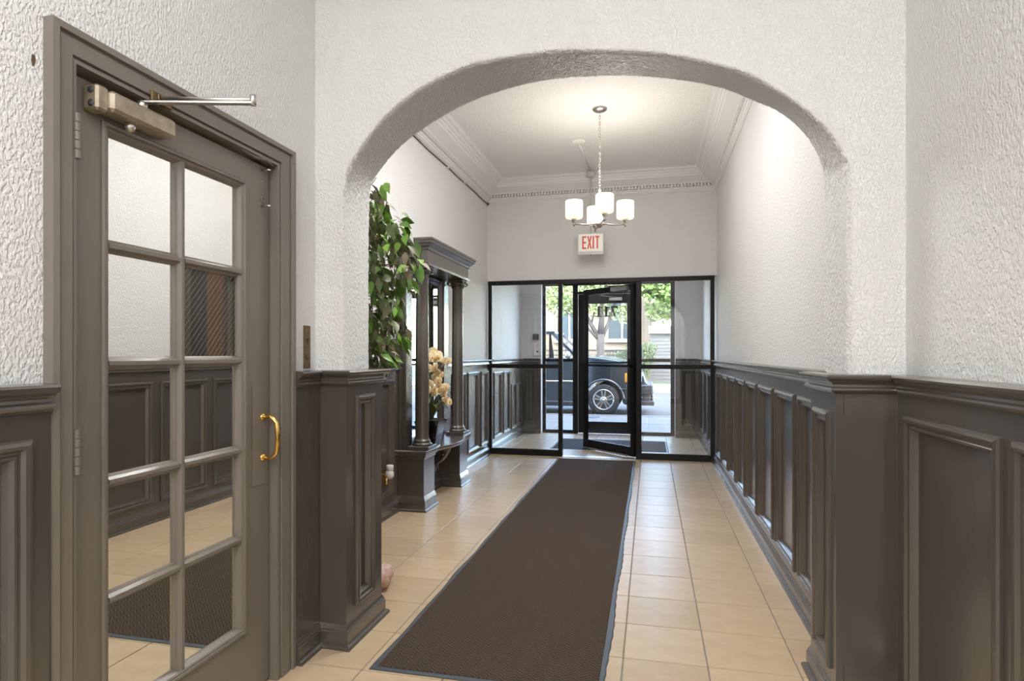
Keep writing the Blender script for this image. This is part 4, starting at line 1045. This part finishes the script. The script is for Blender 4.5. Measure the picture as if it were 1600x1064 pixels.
ent = MB().box(XL, -1.715, P1[0] + .03, P2[1] - .03, ZE, ZE + .135)
pth = [(XL, P1[0] + .03), (-1.715, P1[0] + .03), (-1.715, P2[1] - .03), (XL, P2[1] - .03)][::-1]
ent.sweep(pth, [(0, ZE), (.012, ZE), (.014, ZE + .018), (0, ZE + .024)])
ent.sweep(pth, [(0, ZE + .118), (.010, ZE + .124), (.014, ZE + .140), (.030, ZE + .150), (.040, ZE + .166), (.052, ZE + .172), (.055, ZE + .190), (.062, ZE + .196), (.062, ZE + .210), (0, ZE + .214)])
ent.box(XL, -1.715, P1[0] + .03, P2[1] - .03, ZE + .13, ZE + .212)
ent.build('entablature', 'paint', co)
MB().box(XL, WX + .005, P1[0] + .01, P2[1] - .01, .46, ZE).build('back_board', 'paint', co)
FRM = [(0, -.002), (0, .022), (.012, .026), (.022, .018), (.034, .020), (.050, .008), (.056, .006)]
def mpc(u, z, h): return (WX + .004 + h, u, z)
MB().frame(mpc, P1[1] - .05, P2[0] + .05, ZB + .01, ZE - .01, FRM).build('mirror_frame', 'paint', co)
MB().box(WX + .004, WX + .009, P1[1] - .01, P2[0] + .01, ZB + .05, ZE - .05).build('mirror', 'mirror', co)

# ================================================================== ORCHID
oc = empty('potted_orchid', (-1.79, 4.80, ZB), 'yellow silk orchid in a square black pot on the console shelf', 'orchid')
def frust(b, xa0, xa1, ya0, ya1, za, xb0, xb1, yb0, yb1, zb):
    b.add([(xa0, ya0, za), (xa1, ya0, za), (xa1, ya1, za), (xa0, ya1, za), (xb0, yb0, zb), (xb1, yb0, zb), (xb1, yb1, zb), (xb0, yb1, zb)], [(0, 3, 2, 1), (4, 5, 6, 7), (0, 1, 5, 4), (1, 2, 6, 5), (2, 3, 7, 6), (3, 0, 4, 7)])
q = MB(); z0 = ZB
px0, px1, py0, py1 = -1.86, -1.728, 4.735, 4.865
steps = [(0, 0), (.04, .006), (.10, .018), (.16, .034), (.215, .050)]
for (a_, b_), (c_, d_) in zip(steps, steps[1:]):
    frust(q, px0 - b_ * .6, px1 + b_, py0 - b_, py1 + b_, z0 + a_, px0 - d_ * .6, px1 + d_, py0 - d_, py1 + d_, z0 + c_)
q.build('pot', 'pot', oc, label='glossy black square pot')
pcx, pcy, zt = -1.785, 4.80, ZB + .218
MB().box(px0 - .02, px1 + .038, py0 - .038, py1 + .038, zt - .006, zt).build('moss', 'soil', oc)
def strap_leaf(az, ln, lift, wdt, seed):
    b = MB(); vs = []; n = 9; dx, dy = math.cos(az), math.sin(az)
    for i in range(n):
        t = i / (n - 1); r_ = ln * t; z_ = zt + lift * math.sin(t * 2.4) ; ww = wdt * math.sin(PI * min(1, .12 + t * .88)) ** .7
        c_ = Vector((pcx + dx * (.01 + r_ * .8), pcy + dy * (.01 + r_ * .8), z_)); s_ = Vector((-dy, dx, 0)) * ww
        vs += [c_ - s_ + Vector((0, 0, .008)), c_, c_ + s_ + Vector((0, 0, .008))]
    fs = []
    for i in range(n - 1):
        k_ = 3 * i; fs += [(k_, k_ + 1, k_ + 4, k_ + 3), (k_ + 1, k_ + 2, k_ + 5, k_ + 4)]
    b.add(vs, fs, True); return b.build('leaf', 'orchid_leaf', oc, fix=False)
for i, (az, ln, lf_) in enumerate([(-.9, .17, .13), (-.2, .20, .12), (.6, .15, .14), (1.5, .19, .12), (2.5, .16, .13), (-1.8, .18, .15), (-1.3, .12, .19), (.2, .11, .20), (-2.6, .15, .13), (1.0, .13, .18)]): strap_leaf(az, ln, lf_, .026, i)
stm = [[(pcx, pcy - .01, zt), (pcx + .005, pcy - .02, zt + .25), (pcx + .01, pcy - .02, zt + .44), (pcx + .04, pcy + .06, zt + .53), (pcx + .07, pcy + .2, zt + .50)],
       [(pcx + .01, pcy + .02, zt), (pcx + .03, pcy + .04, zt + .20), (pcx + .05, pcy + .08, zt + .32), (pcx + .09, pcy + .16, zt + .28), (pcx + .11, pcy + .22, zt + .17)]]
q = MB()
for s_ in stm: q.tube(s_, [.0045, .004, .0035, .003, .002], 6)
q.tube([(pcx, pcy - .025, zt - .01), (pcx + .003, pcy - .03, zt + .38)], .003, 5)
q.build('stem', 'orchid_leaf', oc)
fl = None
def flower_mesh():
    b = MB()
    for k_ in range(5):
        an = PI / 2 + k_ * 2 * PI / 5; wdt = .021 if k_ in (1, 4) else .014; ln = .034
        d = Vector((0, math.cos(an), math.sin(an))); s_ = Vector((0, -math.sin(an), math.cos(an)))
        pts = [Vector((0, 0, 0)), d * ln * .35 + s_ * wdt * .7 + Vector((.004, 0, 0)), d * ln * .75 + s_ * wdt + Vector((.002, 0, 0)), d * ln + Vector((-.004, 0, 0)), d * ln * .75 - s_ * wdt + Vector((.002, 0, 0)), d * ln * .35 - s_ * wdt * .7 + Vector((.004, 0, 0)), d * ln * .6 + Vector((.008, 0, 0))]
        b.add(pts, [(0, 1, 6), (1, 2, 6), (2, 3, 6), (3, 4, 6), (4, 5, 6), (5, 0, 6)], True)
    n = len(b.f)
    b.lathe((0, 0, -.003), [(0, .0), (.007, .004), (.006, .014), (0, .018)], 7, 'x')
    return b, n
fb_, nf = flower_mesh()
ro = random.Random(11)
fpos = []
for i in range(13):      # upper cascade
    t = i / 12
    fpos.append((pcx + .03 + ro.uniform(-.03, .05), pcy - .10 + .28 * t + ro.uniform(-.03, .03), zt + .50 + .05 * math.sin(t * 3.1) - .09 * max(0, t - .7) + ro.uniform(-.05, .02)))
for i in range(11): fpos.append((pcx + .03 + ro.uniform(-.03, .05), pcy - .05 + ro.uniform(-.07, .12), zt + .44 - .022 * i + ro.uniform(-.012, .012)))
for i in range(10):      # lower cluster
    t = i / 9; fpos.append((pcx + .07 + ro.uniform(-.03, .04), pcy + .02 + .22 * t + ro.uniform(-.02, .02), zt + .25 - .12 * t * t + ro.uniform(-.03, .03)))
for p_ in fpos:
    if fl is None:
        o = fb_.build('flower', 'orchid', oc, fix=False, base=(0, 0, 0)); o.data.materials.append(M['orchid_lip'])
        for pi_, pg in enumerate(o.data.polygons):
            if pi_ >= nf: pg.material_index = 1
        fl = o.data
    else:
        o = bpy.data.objects.new('flower', fl); COL.objects.link(o); o.parent = oc
    o.location = Vector(p_) - WL[oc.name]
    o.rotation_euler = (ro.uniform(-.5, .5), ro.uniform(-.5, .5), ro.uniform(-1.5, .3)); s_ = ro.uniform(1.0, 1.3); o.scale = (s_, s_, s_)
q = MB()
for i in range(7):
    bx_, by_, bz_ = (pcx + .06, pcy + .24 + .012 * i, zt + .44 - .03 * i) if i < 4 else (pcx + .12, pcy + .23, zt + .12 - .03 * (i - 4))
    q.lathe((bx_, by_, bz_), [(0, -.006), (.005, 0), (0, .007)], 6)
q.build('bud', 'orchid_leaf', oc, label='tiny dark buds at the stem tips')

# ================================================================== FICUS
fc = empty('artificial_ficus', (-1.66, 3.12, 0), 'tall leafy artificial ficus standing behind the left arch pier', 'plant')
fxx, fyy = -1.68, 3.12
MB().lathe((fxx - .05, fyy, 0), [(0, 0), (.11, 0), (.12, .02), (.145, .22), (.15, .25), (.135, .25), (.13, .22), (0, .22)], 24).build('pot', 'old_brass', fc)
rf = random.Random(21)
tw = MB()
for k_ in range(3):
    tw.tube([(fxx - .05 + .012 * math.cos(k_ * 2.1 + t * 1.3), fyy + .012 * math.sin(k_ * 2.1 + t * 1.3), .2 + 1.5 * t / 6) for t in range(7)], .011, 6)
def rad(z):
    pts = [(1.02, .02), (1.09, .13), (1.18, .24), (1.30, .32), (1.45, .36), (1.55, .31), (1.62, .33), (1.69, .42), (1.78, .46), (1.90, .40), (2.0, .30), (2.10, .27), (2.20, .16), (2.24, .05)]
    for (a_, b_), (c_, d_) in zip(pts, pts[1:]):
        if a_ <= z <= c_: return b_ + (d_ - b_) * (z - a_) / (c_ - a_)
    return .02
leafm = {}
def leaf_mesh(kind):
    b = MB(); L0 = .10; W0 = .0235
    st_ = [(0, 0, 0), (.18, .55, -.002), (.42, 1.0, -.007), (.68, .72, -.016), (.88, .22, -.027), (1.0, 0.0, -.034)]
    vs = []
    for t, w_, z_ in st_:
        vs += [(t * L0, -w_ * W0, z_ + .006 * w_), (t * L0, 0, z_), (t * L0, w_ * W0, z_ + .006 * w_)]
    fs = []
    for i in range(5):
        k_ = 3 * i; fs += [(k_, k_ + 3, k_ + 4, k_ + 1), (k_ + 1, k_ + 4, k_ + 5, k_ + 2)]
    b.add(vs, fs, True); return b
cnt = 0; twigs = 0
# viewing-independent crown: branches fan out on the open side of the tree (towards the room and the street door)
clusters = []
for i in range(78):
    z = 1.10 + 1.10 * ((i + rf.random()) / 78)
    R_ = rad(z)
    uu = R_ * rf.uniform(.22, 1.0); vv = rf.uniform(-.9, .9) * min(.26, math.sqrt(max(0, R_ * R_ - uu * uu)) + .05)
    clusters.append((fxx + uu * .97 - vv * .22, fyy + uu * .22 + vv * .97, z, math.atan2(.22 * uu + vv, uu)))
clusters += [(-1.30, 2.74, 2.10, -.9)]
for (cx_, cy_, cz_, an) in clusters:
    if cx_ < XL + .06: cx_ = XL + .06
    z_s = min(1.75, max(.9, cz_ - .12 + rf.uniform(-.1, .05)))
    bp_ = [(fxx - .05, fyy, z_s), ((fxx - .05 + cx_) / 2, (fyy + cy_) / 2, (z_s + cz_) / 2 + .07), (cx_, cy_, cz_)]
    tw.tube(bp_, [.0045, .003, .0018], 5)
    for j in range(4):
        if cnt >= 300: break
        kind = rf.choices(['leaf_a', 'leaf_b', 'leaf_c'], [.46, .34, .20])[0]
        if kind not in leafm:
            o = leaf_mesh(kind).build('leaf', kind, fc, fix=False, base=(0, 0, 0)); leafm[kind] = o.data
        else:
            o = bpy.data.objects.new('leaf', leafm[kind]); COL.objects.link(o); o.parent = fc
        lx_, ly_, lz_ = cx_ + rf.uniform(-.045, .045), cy_ + rf.uniform(-.045, .045), cz_ + rf.uniform(-.05, .04)
        lx_ = max(lx_, XL + .05)
        if ly_ < 2.80 and lx_ < -1.22: ly_ = 2.80
        o.location = Vector((lx_, ly_, lz_)) - WL[fc.name]
        o.rotation_euler = (rf.uniform(-1.0, 1.0), rf.uniform(.1, 1.35), an + rf.uniform(-1.3, 1.3))
        if math.cos(o.rotation_euler.z) < -.2 and lx_ < XL + .14: o.rotation_euler.z += PI
        s_ = rf.uniform(.65, 1.05); o.scale = (s_, s_, s_); cnt += 1
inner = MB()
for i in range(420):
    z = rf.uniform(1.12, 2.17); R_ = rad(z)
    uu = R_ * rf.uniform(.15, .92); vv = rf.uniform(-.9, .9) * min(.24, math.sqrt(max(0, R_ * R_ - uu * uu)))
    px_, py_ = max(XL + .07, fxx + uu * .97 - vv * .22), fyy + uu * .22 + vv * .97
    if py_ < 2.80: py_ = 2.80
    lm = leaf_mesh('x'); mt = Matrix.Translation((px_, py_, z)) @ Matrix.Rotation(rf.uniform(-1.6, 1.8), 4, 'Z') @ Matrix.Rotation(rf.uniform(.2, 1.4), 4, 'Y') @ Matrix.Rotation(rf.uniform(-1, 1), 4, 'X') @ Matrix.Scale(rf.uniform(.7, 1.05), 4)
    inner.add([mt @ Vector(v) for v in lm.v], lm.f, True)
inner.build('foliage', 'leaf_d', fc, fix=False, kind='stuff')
tw.build('branch', 'twig', fc)
